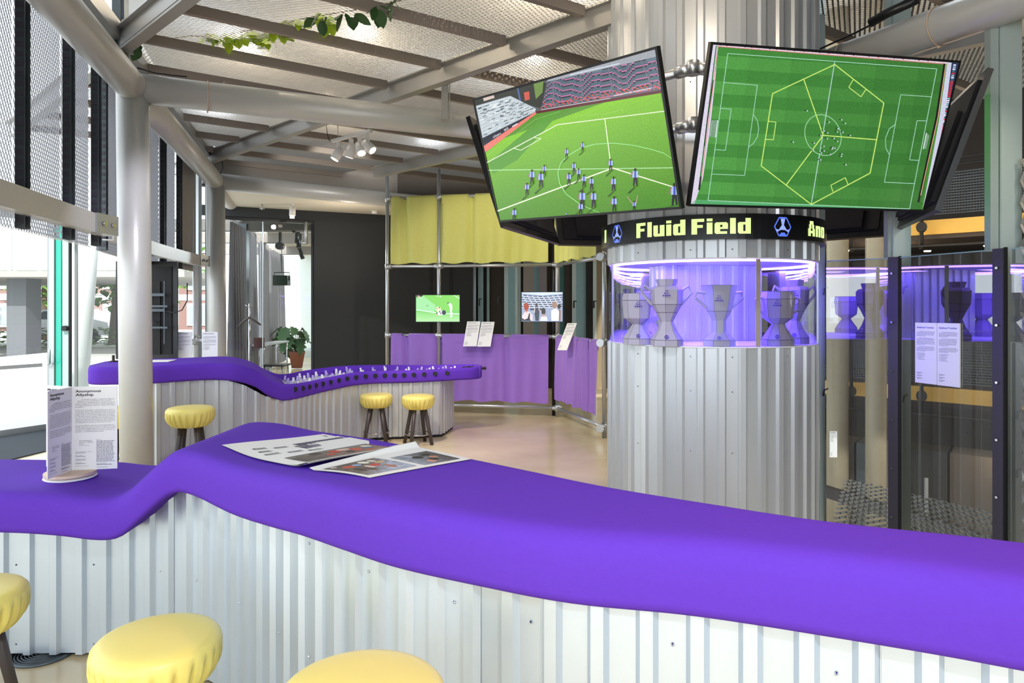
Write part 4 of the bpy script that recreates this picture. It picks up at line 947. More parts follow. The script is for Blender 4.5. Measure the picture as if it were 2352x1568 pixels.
for k in range(120):
    a, b = random.random(), random.random(); p = lerp2(lerp2((115, 520), (370, 440), a), lerp2((165, 725), (545, 535), a), b); K.poly([p, (p[0]+26, p[1]-10), (p[0]+28, p[1]-5), (p[0]+2, p[1]+5)], (70, 84, 100) if k % 3 else (240, 244, 246), 8)
for k in range(9): t = k/9; K.line([lerp2((115, 510), (160, 735), t), lerp2((370, 430), (555, 540), t)], 2.5, (236, 240, 242), 9)
K.poly([(160, 745), (520, 565), (530, 590), (175, 800)], (38, 40, 58), 9); K.poly([(170, 800), (556, 545), (566, 558), (182, 848)], (240, 128, 116), 10)
K.text('nXzero', (244, 742), (302, 710), 17, (235, 235, 240), 11); K.text('BAXI', (330, 690), (358, 672), 18, (235, 235, 240), 11); K.line([(385, 655), (425, 632)], 9, (225, 225, 235), 11)
LN = (236, 246, 210)
K.line([(190, 925), (725, 640), (1530, 538)], 7, LN, 12); K.line([(1080, 592), (1128, 968)], 8, LN, 12); K.line([(205, 982), (1600, 962)], 6, (190, 240, 180), 12)
K.line([(265, 1288), (1140, 965)], 9, (250, 255, 225), 13); K.line([(1140, 965), (1625, 1112)], 9, (250, 255, 225), 13); K.line([(395, 817), (450, 832), (603, 744), (550, 737)], 5, LN, 12)
K.line([(1040, 1302), (900, 1240), (790, 1160), (740, 1080), (728, 1000), (748, 930), (800, 875), (900, 815), (1010, 785), (1150, 778), (1300, 795), (1430, 825), (1520, 852), (1600, 888)], 6, (160, 230, 150), 12)
K.line([(190, 880), (560, 600), (745, 540)], 2.5, (150, 210, 120), 12); K.line([(890, 570), (1080, 560), (1220, 525)], 2.5, (170, 220, 100), 12)
for x, y0, y1 in [(795,815,892),(915,768,842),(535,975,1088),(602,990,1112),(628,940,1026),(497,1075,1168),(812,998,1092),(850,920,1006),(885,965,1052),(925,1012,1108),(982,1030,1128),(912,1130,1268),(997,1135,1262),(900,1220,1320),(1147,1028,1138),(1310,965,1102),(1125,895,990),(1152,1175,1292),(1302,1210,1285),(1605,1075,1245),(402,1265,1362),(792,1297,1326)]:
    h = y1-y0; w_ = h*.15
    K.poly([(x, y1-3), (x-h*.42, y1+h*.34), (x-h*.34, y1+h*.42), (x+5, y1+3)], (44, 84, 24), 14)
    K.poly([(x-w_*.7, y0+h*.5), (x+w_*.7, y0+h*.5), (x+w_*.9, y1), (x+w_*.4, y1), (x, y0+h*.66), (x-w_*.4, y1), (x-w_*.9, y1)], (36, 34, 52), 15)
    K.poly([(x-w_, y0+h*.16), (x+w_, y0+h*.16), (x+w_*1.1, y0+h*.52), (x-w_*1.1, y0+h*.52)], (176, 196, 240), 16)
    K.poly([(x-w_*.35, y0+h*.16), (x+w_*.3, y0+h*.16), (x+w_*.3, y0+h*.52), (x-w_*.35, y0+h*.52)], (70, 86, 190), 17)
    K.line([(x-w_, y0+h*.2), (x-w_*1.7, y0+h*.5)], w_*.45, (150, 120, 110), 17); K.dot(x, y0+h*.08, h*.075, h*.09, (48, 34, 32), 18)
K.line([(1285, 1228), (1250, 1178)], 6, (190, 160, 150), 18); K.line([(1318, 1228), (1328, 1168)], 6, (190, 160, 150), 18)
scL.build('screen', 'screen', mL)
# -- right screen
K = Sketch(scR, 1560, 80, 3.2)
nb = 13
for k in range(nb):
    for c in range(6):
        u0, u1 = c/6, (c+1)/6; g = (84, 158, 72) if k % 2 else (68, 140, 60); g = mixc(g, (50, 108, 44), u0*.85)
        def Q(u, v): return lerp2(lerp2((215, 55), (2080, 185), u), lerp2((70, 1260), (1915, 1320), u), v)
        K.poly([Q(u0, k/nb), Q(u1, k/nb), Q(u1, (k+1)/nb), Q(u0, (k+1)/nb)], g, 1)
K.poly([(215, 60), (282, 66), (268, 300), (225, 700), (175, 1050), (110, 1260), (66, 1250)], (222, 214, 234), 2); K.poly([(268, 80), (276, 80), (150, 1130), (140, 1130)], (60, 130, 60), 3)
K.line([(285, 80), (160, 1080)], 6, (226, 150, 150), 4); K.line([(250, 330), (205, 640), (185, 820)], 6, (20, 24, 22), 4); K.line([(158, 1040), (145, 1140)], 14, (40, 50, 44), 4)
K.poly([(282, 66), (1990, 195), (1985, 214), (284, 84)], (228, 206, 218), 3); K.line([(284, 86), (1955, 216)], 4, (226, 110, 120), 4)
for k in range(26): t = (k*.37) % 1; p = lerp2((300, 76), (1960, 203), t); K.dot(p[0], p[1], 5+k % 3*2, 4, [(60, 60, 90), (210, 70, 80), (240, 240, 250)][k % 3], 5, 5)
K.poly([(1955, 212), (2080, 215), (1915, 1330), (1770, 1310)], (74, 140, 48), 4); K.line([(1947, 212), (1890, 600), (1755, 1230)], 15, (28, 24, 30), 6); K.line([(1958, 212), (1900, 600), (1772, 1180)], 5, (240, 170, 140), 7)
K.poly([(1968, 200), (2000, 205), (1945, 640), (1815, 1300), (1785, 1300), (1905, 640)], (206, 208, 230), 7)
K.poly([(2000, 205), (2078, 210), (2020, 640), (1872, 1310), (1812, 1305), (1945, 640)], (40, 52, 92), 7)
for k in range(70):
    t = k/70; p = lerp2((2024, 222), (1834, 1298), t); bb = [(210, 60, 66), (150, 190, 196), (225, 228, 240), (60, 110, 120)][(k*5+k//9) % 4] if k % 9 else (215, 215, 235)
    if 8 < k % 20 < 16: bb = (206, 56, 60)
    K.poly([(p[0]-12, p[1]-6), (p[0]+8, p[1]-5), (p[0]+6, p[1]+6), (p[0]-14, p[1]+5)], bb, 8)
K.poly([(120, 1210), (1720, 1290), (1760, 1310), (80, 1250)], (86, 170, 108), 2)
WL = (176, 226, 200)
K.line([(355, 137), (1890, 250), (1690, 1278), (210, 1216)], 4.5, WL, 9, True); K.line([(1140, 200), (968, 1245)], 5, (190, 226, 220), 9)
K.line([(1054+133*math.cos(t)+18*math.sin(t), 736+150*math.sin(t)) for t in [2*PI*k/36 for k in range(37)]], 4.5, (170, 226, 180), 9)
for pts in ([(328, 350), (572, 370), (478, 1032), (236, 1022)], [(300, 540), (380, 545), (338, 848), (260, 842)], [(1850, 455), (1625, 440), (1505, 1082), (1727, 1092)], [(1818, 632), (1745, 630), (1690, 918), (1760, 922)]): K.line(pts, 4, WL, 9)
K.line([(545, 587), (572, 630), (582, 690), (572, 750), (545, 795), (508, 825)], 4, WL, 9); K.line([(1588, 655), (1540, 690), (1513, 760), (1515, 830), (1543, 882)], 4, WL, 9)
K.poly([(240, 628), (280, 626), (265, 752), (222, 748)], (126, 160, 132), 8); K.line([(280, 628), (264, 754)], 6, (230, 240, 240), 9); K.line([(240, 628), (222, 748)], 4, (180, 200, 190), 9)
K.poly([(1812, 720), (1836, 740), (1812, 838), (1788, 838)], (126, 160, 132), 8); K.line([(1814, 720), (1790, 838)], 6, (230, 240, 240), 9)
YL = (206, 240, 118)
K.line([(1140, 218), (1500, 500), (1400, 1015), (968, 1245), (600, 962), (683, 432)], 7, YL, 10, True)
for e in ((912, 326), (1448, 770), (785, 1100)): K.line([(1055, 738), e], 7, YL, 10)
for pts in ([(1275, 330), (1243, 385), (1333, 455), (1368, 402)], [(652, 635), (708, 640), (690, 770), (632, 768)], [(1128, 1152), (1110, 1105), (1218, 1048), (1237, 1098)]): K.line(pts, 5.5, YL, 10)
for x, y in [(937,558),(835,788),(1190,624),(1217,650),(1098,641),(1164,690),(1159,712),(1200,716),(1062,706),(1088,720),(1254,740),(1038,740),(1085,762),(1135,760),(1160,782),(989,795),(1060,818),(1126,828),(1140,832),(983,848),(1062,852),(1042,868),(1108,878),(1192,876),(1188,892),(1036,918),(1222,954),(1120,838)]:
    K.line([(x-2, y), (x-20, y-5)], 6, (24, 50, 24), 11); K.dot(x, y, 5.5, 5.5, (216, 226, 236), 12, 6)
scR.build('screen', 'screen', mR)

# ================================================================== TUBE FRAME WITH CLOTHS
fr = thing('tube_frame', 'galvanised scaffold tube frame carrying yellow and lilac cloths', 'frame', (0, 10, 0))
Q1, Q2, Q3, Q4 = Vector((-1.88, 10.5, 0)), Vector((-1.084, 10.33, 0)), Vector((.647, 9.96, 0)), Vector((1.11, 8.39, 0)); Z = Vector((0, 0, 1))
for q, r, t in ((Q1, .028, 3.75), (Q2, .028, 3.75), (Q3, .027, 3.6), (Q4, .027, 3.4)):
    MB().tube([q, q+Z*t], r, 14).build('upright', 'galv', fr)
for z in (3.2, 2.176, 1.145, .125):
    for a, b in ((Q1, Q3), (Q3, Q4)): MB().tube([a+Z*z, b+Z*z], .024, 12).build('rail', 'galv', fr)
    for q in (Q1, Q2, Q3, Q4):
        d = (Q3-Q1).normalized() if q in (Q1, Q2, Q3) else (Q4-Q3).normalized()
        mb = MB(); mb.tube([q+Z*(z-.045), q+Z*(z+.045)], .036, 14); mb.tube([q+Z*z-d*(.0 if q is Q1 else .07), q+Z*z+d*.07], .034, 12)
        if q is Q4: mb.tube([q+Z*z+Vector((-.03, -.02, 0)), q+Z*z+Vector((-.06, -.07, 0))], .05, 10)
        mb.build('clamp', 'galv', fr)
mb = MB(); mb.tube([Q3+Vector((-.04, .12, 0)), Q3+Vector((-.04, .12, 3.2))], .03, 8); mb.build('black_post', 'black', fr)
def cloth(a, b, zt, zb, m, name, label, group, gaps, folds):
    r = thing(name, label, 'cloth', (a.x, a.y, zb), group); d = (b-a).normalized(); sd = Vector((d.y, -d.x, 0)); L = (b-a).length
    N = folds*8; rows = 10; vs = []; fs = []
    for j in range(rows+1):
        t = j/rows; z = zt+(zb-zt)*t
        for i in range(N+1):
            s_ = i/N; f = 0
            for g in gaps: f += -.075*math.exp(-((s_-g)/.018)**2)*(1-.45*t)+.012*math.exp(-((s_-g-.035)/.02)**2)
            f += .014*math.sin(s_*folds*2*PI+2*math.sin(s_*9)+t*1.5)*(.3+.9*t)+.01*math.sin(s_*11+t*3)
            p = a+d*L*(.012+s_*.976)-sd*f*-1+sd*.05; vs.append((p.x, p.y, z-.012*math.sin(s_*folds*PI)*t))
    for j in range(rows):
        for i in range(N): k = j*(N+1)+i; fs.append((k, k+N+1, k+N+2, k+1))
    MB().add(vs, fs, True).build('cloth_sheet', m, r)
    edges = [0.012]+[g+o for g in gaps for o in (-.022, .022)]+[.988]
    for e0, e1 in zip(edges[::2], edges[1::2]):
        if e1-e0 > .02:
            p, q = a+d*L*e0+Z*(zt+.005)+sd*.004, a+d*L*e1+Z*(zt+.005)+sd*.004; mb = MB(); mb.tube([p, q], .031, 12)
            mb.obox((p+q)/2-Z*.05+sd*.034, d*L*(e1-e0)/2, sd*.004, Z*.05); mb.build('rail_sleeve', m, r)
    return r
e = (Q3-Q1).normalized()
cloth(Q1+e*.05, Q3-e*.09, 3.195, 2.215, 'ycloth', 'hanging_cloth', 'wide yellow cloth hung from the upper rail of the tube frame', 'cloths on the tube frame', (.09, .315, .52, .78), 11)
cloth(Q1+e*.05, Q3-e*.09, 1.14, .2, 'pcloth', 'hanging_cloth', 'wide lilac cloth hung from the middle rail, near football counter end', 'cloths on the tube frame', (.10, .315, .74), 11)
e2 = (Q4-Q3).normalized()
cloth(Q3+e2*.05, Q4-e2*.07, 3.195, 2.2, 'ycloth', 'hanging_cloth', 'narrow yellow cloth on the angled bay of the frame beside the pillar', 'cloths on the tube frame', (.3, .6, .82), 8)
cloth(Q3+e2*.05, Q4-e2*.07, 1.14, .26, 'pcloth', 'hanging_cloth', 'narrow lilac cloth on the angled bay of the frame beside the pillar', 'cloths on the tube frame', (.3, .55, .8), 9)
# small monitors on the frame
mS, sS, _ = monitor('small_monitor', at(1005.5, 708, 10.24), 0, 0, 0, .655, .405, 'small wall screen with referee and fallen player on green grass', 'monitor', 'small monitors on the tube frame', bez=.008)
K = Sketch(sS, 940, 660, 17.42)
K.poly([(200, 250), (2100, 250), (2100, 1420), (200, 1420)], (118, 206, 98), 1); K.poly([(520, 300), (2100, 280), (2100, 900), (1500, 960), (1040, 700)], (126, 210, 84), 2)
for k in range(5): K.poly([(280, 980+k*80), (2050, 1080+k*60), (2050, 1140+k*60), (280, 1060+k*80)], mixc((140, 214, 118), (186, 236, 176), k/5), 2)
K.poly([(280, 420), (560, 330), (1060, 720), (1000, 980), (280, 890)], (156, 224, 156), 2)
K.line([(280, 892), (1080, 1010)], 34, (225, 255, 232), 3); K.line([(1480, 1040), (2030, 1058)], 34, (225, 255, 232), 3); K.line([(1790, 300), (2030, 440)], 40, (225, 255, 232), 3)
K.poly([(260, 290), (560, 290), (470, 390), (430, 340), (300, 400)], (12, 12, 16), 4); K.dot(360, 360, 34, 50, (230, 160, 150), 5); K.dot(470, 410, 34, 24, (240, 220, 226), 5); K.dot(1130, 340, 24, 36, (235, 240, 245), 4); K.dot(1245, 360, 30, 24, (235, 240, 245), 4)
K.poly([(690, 740), (710, 700), (770, 740)], (40, 60, 40), 4)
K.dot(1160, 860, 110, 100, (236, 246, 190), 4, 12); K.dot(1200, 805, 26, 30, (16, 18, 20), 6); K.dot(1105, 850, 18, 26, (30, 30, 30), 6)
K.dot(1250, 1020, 130, 100, (240, 238, 242), 5, 12); K.dot(1225, 970, 24, 44, (16, 18, 28), 6); K.dot(1262, 1040, 22, 36, (20, 22, 34), 6); K.dot(1385, 1000, 84, 96, (26, 36, 58), 6, 12); K.line([(1120, 990), (1095, 1070)], 34, (16, 18, 26), 6); K.dot(1090, 1100, 28, 24, (240, 200, 190), 6)
K.dot(1555, 620, 34, 26, (20, 22, 22), 6); K.poly([(1560, 650), (1640, 620), (1715, 690), (1722, 860), (1690, 990), (1640, 980), (1625, 800)], (250, 246, 252), 5); K.line([(1660, 980), (1655, 1150)], 34, (250, 248, 252), 5); K.line([(1705, 980), (1705, 1170)], 34, (250, 248, 252), 5); K.line([(1600, 650), (1660, 690)], 30, (220, 150, 190), 6); K.dot(1680, 1180, 46, 16, (250, 250, 252), 6)
sS.build('screen', 'led', mS)
mS2, sS2, _ = monitor('small_monitor', at(1245, 704.5, 9.78), R(-13), 0, 0, .60, .425, 'small screen with a group seen from behind before a white building', 'monitor', 'small monitors on the tube frame', bez=.008)
K = Sketch(sS2, 1060, 640, 6.918)
K.poly([(940, 200), (1620, 190), (1620, 700), (940, 700)], (150, 164, 196), 1); K.poly([(940, 215), (1620, 200), (1620, 240), (1280, 265), (940, 235)], (214, 226, 246), 2)
for r_ in range(6):
    y = 250+r_*36
    for c in range(32):
        x = 965+c*20; yy = y+22*(1-((x-1280)/320.)**2)*(1-r_*.18); K.poly([(x, yy), (x+15, yy), (x+15, yy+20), (x, yy+20)], (52, 58, 78) if (c*3+r_) % 4 else (196, 206, 226), 2)
    K.line([(962, y+26), (1280, y+50-r_*4), (1596, y+26)], 10, (226, 232, 248), 3)
K.poly([(962, 480), (1596, 480), (1596, 670), (962, 670)], (158, 170, 198), 3); K.line([(1090, 485), (1330, 485)], 26, (40, 44, 56), 4)
K.dot(1030, 440, 42, 62, (164, 62, 30), 5, 14); K.line([(1035, 480), (1030, 540)], 34, (190, 90, 60), 5); K.poly([(962, 590), (1010, 520), (1080, 520), (1130, 580), (1130, 668), (962, 668)], (230, 214, 218), 5); K.poly([(962, 620), (1000, 650), (1050, 630), (1075, 545), (1090, 550), (1085, 640), (1110, 668), (962, 668)], (22, 22, 28), 6)
K.dot(1194, 415, 20, 30, (70, 50, 46), 5); K.poly([(1165, 460), (1225, 460), (1240, 520), (1228, 668), (1175, 668), (1160, 540)], (56, 62, 80), 5); K.line([(1164, 465), (1158, 540)], 14, (220, 200, 200), 6); K.line([(1225, 470), (1255, 535)], 14, (220, 180, 170), 6)
K.dot(1303, 520, 34, 62, (40, 38, 40), 5, 12); K.poly([(1250, 668), (1262, 610), (1305, 590), (1355, 605), (1370, 668)], (240, 240, 248), 5); K.line([(1304, 560), (1304, 600)], 34, (206, 150, 130), 6)
K.dot(1478, 415, 44, 56, (164, 130, 110), 5, 12); K.poly([(1425, 510), (1470, 474), (1510, 474), (1550, 520), (1545, 668), (1430, 668)], (246, 246, 250), 5); K.dot(1552, 440, 30, 40, (36, 30, 34), 4); K.poly([(1545, 480), (1580, 500), (1575, 668), (1540, 668)], (150, 110, 100), 4)
sS2.build('screen', 'led', mS2)

# ---- info boards
def board(name, label, c4, title=None, group=None, lines=None, thick=.006, m='white', tcol=(28, 24, 44), parent=None, tw=.8, cat='sign', th=.035):
    """thin board from its four corners TL TR BR BL"""
    TL, TR, BR, BL = map(Vector, c4); u = BR-BL; v = TL-BL; n = u.cross(v).normalized()
    if n.y > 0: n = -n
    r = parent or thing(name, label, cat, BL, group)
    mb = MB(); c = BL+u/2+v/2-n*thick/2; mb.obox(c, u/2, v/2, n*thick/2); mb.build('panel', m, r)
    P = Print(BL, u, v, n); P.step = .0006; P.L = 1
    asp = u.length/v.length
    if title:
        for i, tl in enumerate(title): P.text(tl, .08, .94-.03-th*1.3*i, th, tcol, bold=.02, maxw=tw if i == 0 else tw*len(tl)/max(1, len(title[0])), asp=asp)
    else:
        x = .10
        for k in range(7): w_ = .05+.03*((k*5) % 3); P.rect(x, .93, min(x+w_, .88), .948, (60, 56, 78)); x += w_+(.035 if k in (2, 4) else .012)
    y = .85-th*1.3*(len(title)-1 if title else 0)
    rnd = random.Random(len(label))
    for ln in (lines or (5, 7, 4)):
        for k in range(ln):
            x0 = .08+(.12 if k == 0 else 0); x1 = .93-rnd.random()*.1 if k < ln-1 else .5
            x = x0
            while x < x1: w_ = .02+rnd.random()*.06; P.rect(x, y, min(x+w_, x1), y+.0065, (120, 116, 132)); x += w_+.012
            y -= .0175
        y -= .02
    for k in range(6):
        P.rect(.08, y, .11, y+.006, (110, 106, 122)); P.rect(.14, y, .14+.2+rnd.random()*.2, y+.006, (120, 116, 132)); y -= .02
    for k in range(3): P.rect(.08, .17-.045*k, .34, .177-.045*k, (110, 106, 122)); P.rect(.08, .155-.045*k, .26, .160-.045*k, (120, 116, 132))
    P.build('printed_text', 'ink', r, kind='stuff'); return r
board('info_board', 'white text board leaning on the lilac rail, left one of the pair', (at(1073, 738, 10.18), at(1099.5, 738, 10.14), at(1094.5, 795, 9.98), at(1063.5, 795, 10.02)), None, 'text boards on the frame rail')
board('info_board', 'white text board leaning on the lilac rail, right one of the pair', (at(1106, 739, 10.13), at(1133.5, 739, 10.09), at(1126.5, 795.5, 9.93), at(1096, 795.5, 9.97)), None, 'text boards on the frame rail')
r_ = board('info_board', 'narrow double text board fixed at an angle beside the frame corner', (at(1303, 742, 9.45), at(1325, 742.5, 9.33), at(1302, 804, 9.15), at(1280, 803.5, 9.27)), None, 'text boards on the frame rail')
def onp(px, py, A, B, off=0):
    """point on the vertical plane through A and B seen at that pixel, moved off towards the viewer"""
    d = B-A; k = (px-CX)/FPX; t = (k*A.y-A.x)/(d.x-k*d.y); p = A+d*t; n = Vector((-d.y, d.x, 0)).normalized()
    if n.y > 0: n = -n
    p = p+n*off; return Vector((p.x, p.y, EYE-(py-HZ)/FPX*p.y))
sx = dict(thick=.008, tcol=(60, 40, 170), lines=(5, 7, 5), th=.026)
for lab, px0, px1, t0, t1, b0, b1, tt in (('white text board on the balustrade glass, left one titled Sidelined Trofeeën', 2105.5, 2155, 740.5, 741.5, 877.5, 883.5, 'Sidelined Trofeeën'), ('white text board on the balustrade glass, right one titled Sidelined Trophies', 2156.5, 2208, 741.5, 743, 884, 890, 'Sidelined Trophies')):
    board('info_board', lab, (onp(px0, t0, PB, PC, .012), onp(px1, t1, PB, PC, .012), onp(px1, b1, PB, PC, .012), onp(px0, b0, PB, PC, .012)), [tt], 'text boards on the balustrade', **sx)

# ---- three-winged card stand on the low part of the bar
cs = thing('card_stand', 'three-winged white card stand on a round base, titled Anonymous Allyship', 'sign', (-2.08, 3.28, .785))
mb = MB(); mb.lathe([(.0001, 0), (.108, 0), (.112, .004), (.108, .008), (.0001, .008)], (-2.08, 3.28, .788), 48); mb.build('turntable', 'white', cs)
mb = MB(); mb.lathe([(.0001, 0), (.05, 0), (.05, .008), (.0001, .008)], (-2.08, 3.28, .796), 24); mb.build('bearing', 'black', cs)
mb = MB(); mb.lathe([(.0001, 0), (.108, 0), (.108, .013), (.0001, .013)], (-2.08, 3.28, .804), 48, False); mb.build('wooden_disc', 'plywood', cs)
c0_ = Vector((-2.085, 3.30, 0)); zb_, zt_ = .817, 1.212
def wing(a, b, side):
    a, b = Vector((*a, 0)), Vector((*b, 0)); d = (b-a).normalized(); n = Vector((d.y, -d.x, 0))*side; mb = MB(); c = (a+b)/2; mb.obox((c.x, c.y, (zb_+zt_)/2), (b-a)/2, n*.0018, (0, 0, (zt_-zb_)/2)); mb.build('card', 'white', cs)
    P = Print((a.x+n.x*.0024, a.y+n.y*.0024, zb_), b-a, (0, 0, zt_-zb_), n); P.step = .0002; return P
BODY = [["In this game, players, coming from different", "generations and communities in Venice, have no", "visual cues to distinguish their teammates. Everyone", "wears a similar jersey, creating an outside appearance", "of a single, unified team. However, a hidden clue changes", "the dynamic."],
        ["At the start of the game, each participant receives a", "secret team number, discreetly placed inside their jersey", "on the label. As players get dressed, they check their", "number, but no one else knows which team they belong", "to. The first moments of play are filled with uncertainty.", "To whom do I pass the ball? Who are my teammates? It is", "only by noticing and remembering how others attack or", "defend that players start to understand which team they", "are playing for. From there, teams start to form."],
        ["Anonymous Allyship explores how belonging influences", "feelings, behaviour and performance in a group. The goal", "is to provide a tangible experience of both inclusion and", "exclusion, revealing the impact of social connection or", "alienation on individuals and society."]]
def fill_card(P, asp):
    INK = (34, 30, 52)
    P.text('Anonymous', .08, .932, .030, INK, bold=.022, maxw=.56, asp=asp); P.text('Allyship', .08, .888, .030, INK, bold=.022, maxw=.40, asp=asp)
    y = .842
    for bl in BODY:
        for i, ln in enumerate(bl):
            ind = .14 if (bl is BODY[0] and i == 0) else (.05 if bl is BODY[0] and i < 3 else 0)
            P.text(ln, .08+ind, y, .0105, INK, bold=.004, maxw=min(.87-ind, .0163*len(ln)), asp=asp, res=1); y -= .0183
        y -= .02
    y = .345; P.text('•', .08, y, .012, INK, asp=asp)
    for ln in ("Selected Features", "Anonymous Allyship", "(2025)", "2 min, 58 sec"): P.text(ln, .16, y, .0105, INK, maxw=.0168*len(ln), asp=asp, res=1, bold=.012 if ln[0] == 'S' else .002); y -= .0183
    y = .215
    for ln in ("Camera and drone operator", "", "Film editor", "", "Camera assistant", "", "Production", "", "Production assistant"):
        if ln: P.text(ln, .08, y, .0095, INK, maxw=.0145*len(ln), asp=asp, res=1)
        else: P.rect(.08, y+.004, .30, y+.0085, (90, 86, 110)); y -= .010
        y -= .0165
    y = .352; P.text('Players', .54, y, .0095, INK, asp=asp, maxw=.11, res=1); y -= .0165; rnd = random.Random(5)
    for k in range(17):
        x = .54; x1 = .9+rnd.random()*.05
        while x < x1: w_ = .03+rnd.random()*.05; P.rect(x, y, min(x+w_, x1), y+.0062, (84, 80, 104)); x += w_+.01
        y -= .0152
    P.text('Special thanks to', .54, y-.01, .0095, INK, asp=asp, maxw=.24, res=1, bold=.01); P.rect(.54, y-.024, .88, y-.018, (84, 80, 104)); P.text('Commissioned by', .54, y-.055, .0095, INK, asp=asp, maxw=.24, res=1, bold=.01)
W_ = .197/(zt_-zb_)
P = wing((-2.085, 3.30), (-1.892, 3.34), 1); fill_card(P, W_); P.build('printed_text', 'ink', cs, kind='stuff')
P = wing((-2.085, 3.125), (-2.085, 3.30), 1)
P.build('printed_edge', 'ink', cs) if P.F else None
a, b = Vector((-2.082, 3.125, 0)), Vector((-2.084, 3.30, 0)); P = Print((-2.0825, 3.125, zb_), (0, .175, 0), (0, 0, zt_-zb_), (1, 0, 0)); P.step = .0004; P.L = 1; fill_card(P, .175/(zt_-zb_)); P.build('printed_text', 'ink', cs, kind='stuff')
P = wing((-2.255, 3.375), (-2.088, 3.305), 1); P.text('Multiform', .06, .935, .026, (34, 30, 52), bold=.035, maxw=.62, asp=W_)
for k in range(30): P.rect(.08, .80-.02*k, .2+.6*((k*7) % 5)/5, .807-.02*k, (84, 80, 104))
P.build('printed_text', 'ink', cs, kind='stuff')

# ---- newspaper
midN = (D[:, 0:2]+D[:, 2:4])/2
def topz(x, y):
    W = D[:, 2:4]-D[:, 0:2]; n2 = (W**2).sum(1); q = np.array([x, y])-D[:, 0:2]; t = (q*W).sum(1)/n2; off = q-W*np.clip(t, 0, 1)[:, None]; e_ = (off**2).sum(1); wt = np.exp(-(e_-e_.min())/.0016); return float((wt*D[:, 4]).sum()/wt.sum())
npn = thing('newspaper', 'open newspaper with photo spreads lying on the foreground bar', 'newspaper', (-.7, 2.75, 1.03))
A_, B_, F1, F0 = (-1.24, 2.975), (-.885, 3.27), (-.385, 2.77), (-.72, 2.475)       # left spread: near-left, far-left, fold far, fold near
E1, E0 = (-.145, 2.49), (-.462, 2.26)                                              # right page outer corners
def bil(c, u, v): a, b, c_, d = c; return ((a[0]*(1-u)+d[0]*u)*(1-v)+(b[0]*(1-u)+c_[0]*u)*v, (a[1]*(1-u)+d[1]*u)*(1-v)+(b[1]*(1-u)+c_[1]*u)*v)
def pagefn(c, lift, side):
    def f(u, v, e=0):
        x, y = bil(c, u, v); z = topz(x, y)+.0022+lift
        if side == 'L': z += .020*math.exp(-((1-u)/.10)**2)+.010*max(0, .1-u)*0+.006*math.sin(v*3.1+u*2)
        else: z += .020*math.exp(-((u)/.05)**2)*(.4+.6*v)+.004*math.sin(u*3.1)*(1-v)
        return Vector((x, y, z+e))
    return f
def page(fn, name, m='paper', nu=36, nv=10):
    vs = []; fs = []
    for th_ in (0, -.0012):
        for j in range(nv+1):
            for i in range(nu+1): vs.append(fn(i/nu, j/nv, th_))
    K_ = (nu+1)*(nv+1)
    for j in range(nv):
        for i in range(nu): k = j*(nu+1)+i; fs.append((k, k+1, k+nu+2, k+nu+1)); fs.append((K_+k, K_+k+nu+1, K_+k+nu+2, K_+k+1))
    return MB().add(vs, fs, True).build(name, m, npn)
cL, cR = (A_, B_, F1, F0), (F0, F1, E1, E0)
page(pagefn(((-1.17, 2.93), (-.80, 3.20), F1, F0), .0, 'L'), 'page'); page(pagefn(((-1.08, 2.86), (-.73, 3.13), F1, F0), .0012, 'L'), 'page'); fL = pagefn(cL, .0026, 'L'); page(fL, 'page'); fR = pagefn(cR, .0016, 'R'); page(fR, 'page')
def newsprint(fn, draw, name):
    P = Print((0, 0, 0), (1, 0, 0), (0, 1, 0), (0, 0, 1)); P.step = 0.00025; draw(P); P.build(name, 'ink', npn, kind='stuff', bend=lambda p: fn(p.x, p.y, .0010+p.z))
def photo(P, x0, y0, x1, y1, base, blobs, seed, nx=16, ny=12):
    rnd = random.Random(seed)
    for i in range(nx):
        for j in range(ny):
            a, b = i/nx, j/ny; c = base(a, b); k = rnd.uniform(.85, 1.15); P.rect(x0+(x1-x0)*a, y0+(y1-y0)*b, x0+(x1-x0)*(i+1)/nx, y0+(y1-y0)*(j+1)/ny, tuple(min(255, q*k) for q in c), 1)
    for (bx, by, rx, ry, c) in blobs: P.ell(x0+(x1-x0)*bx, y0+(y1-y0)*by, (x1-x0)*rx, (y1-y0)*ry, c, 2, 9)
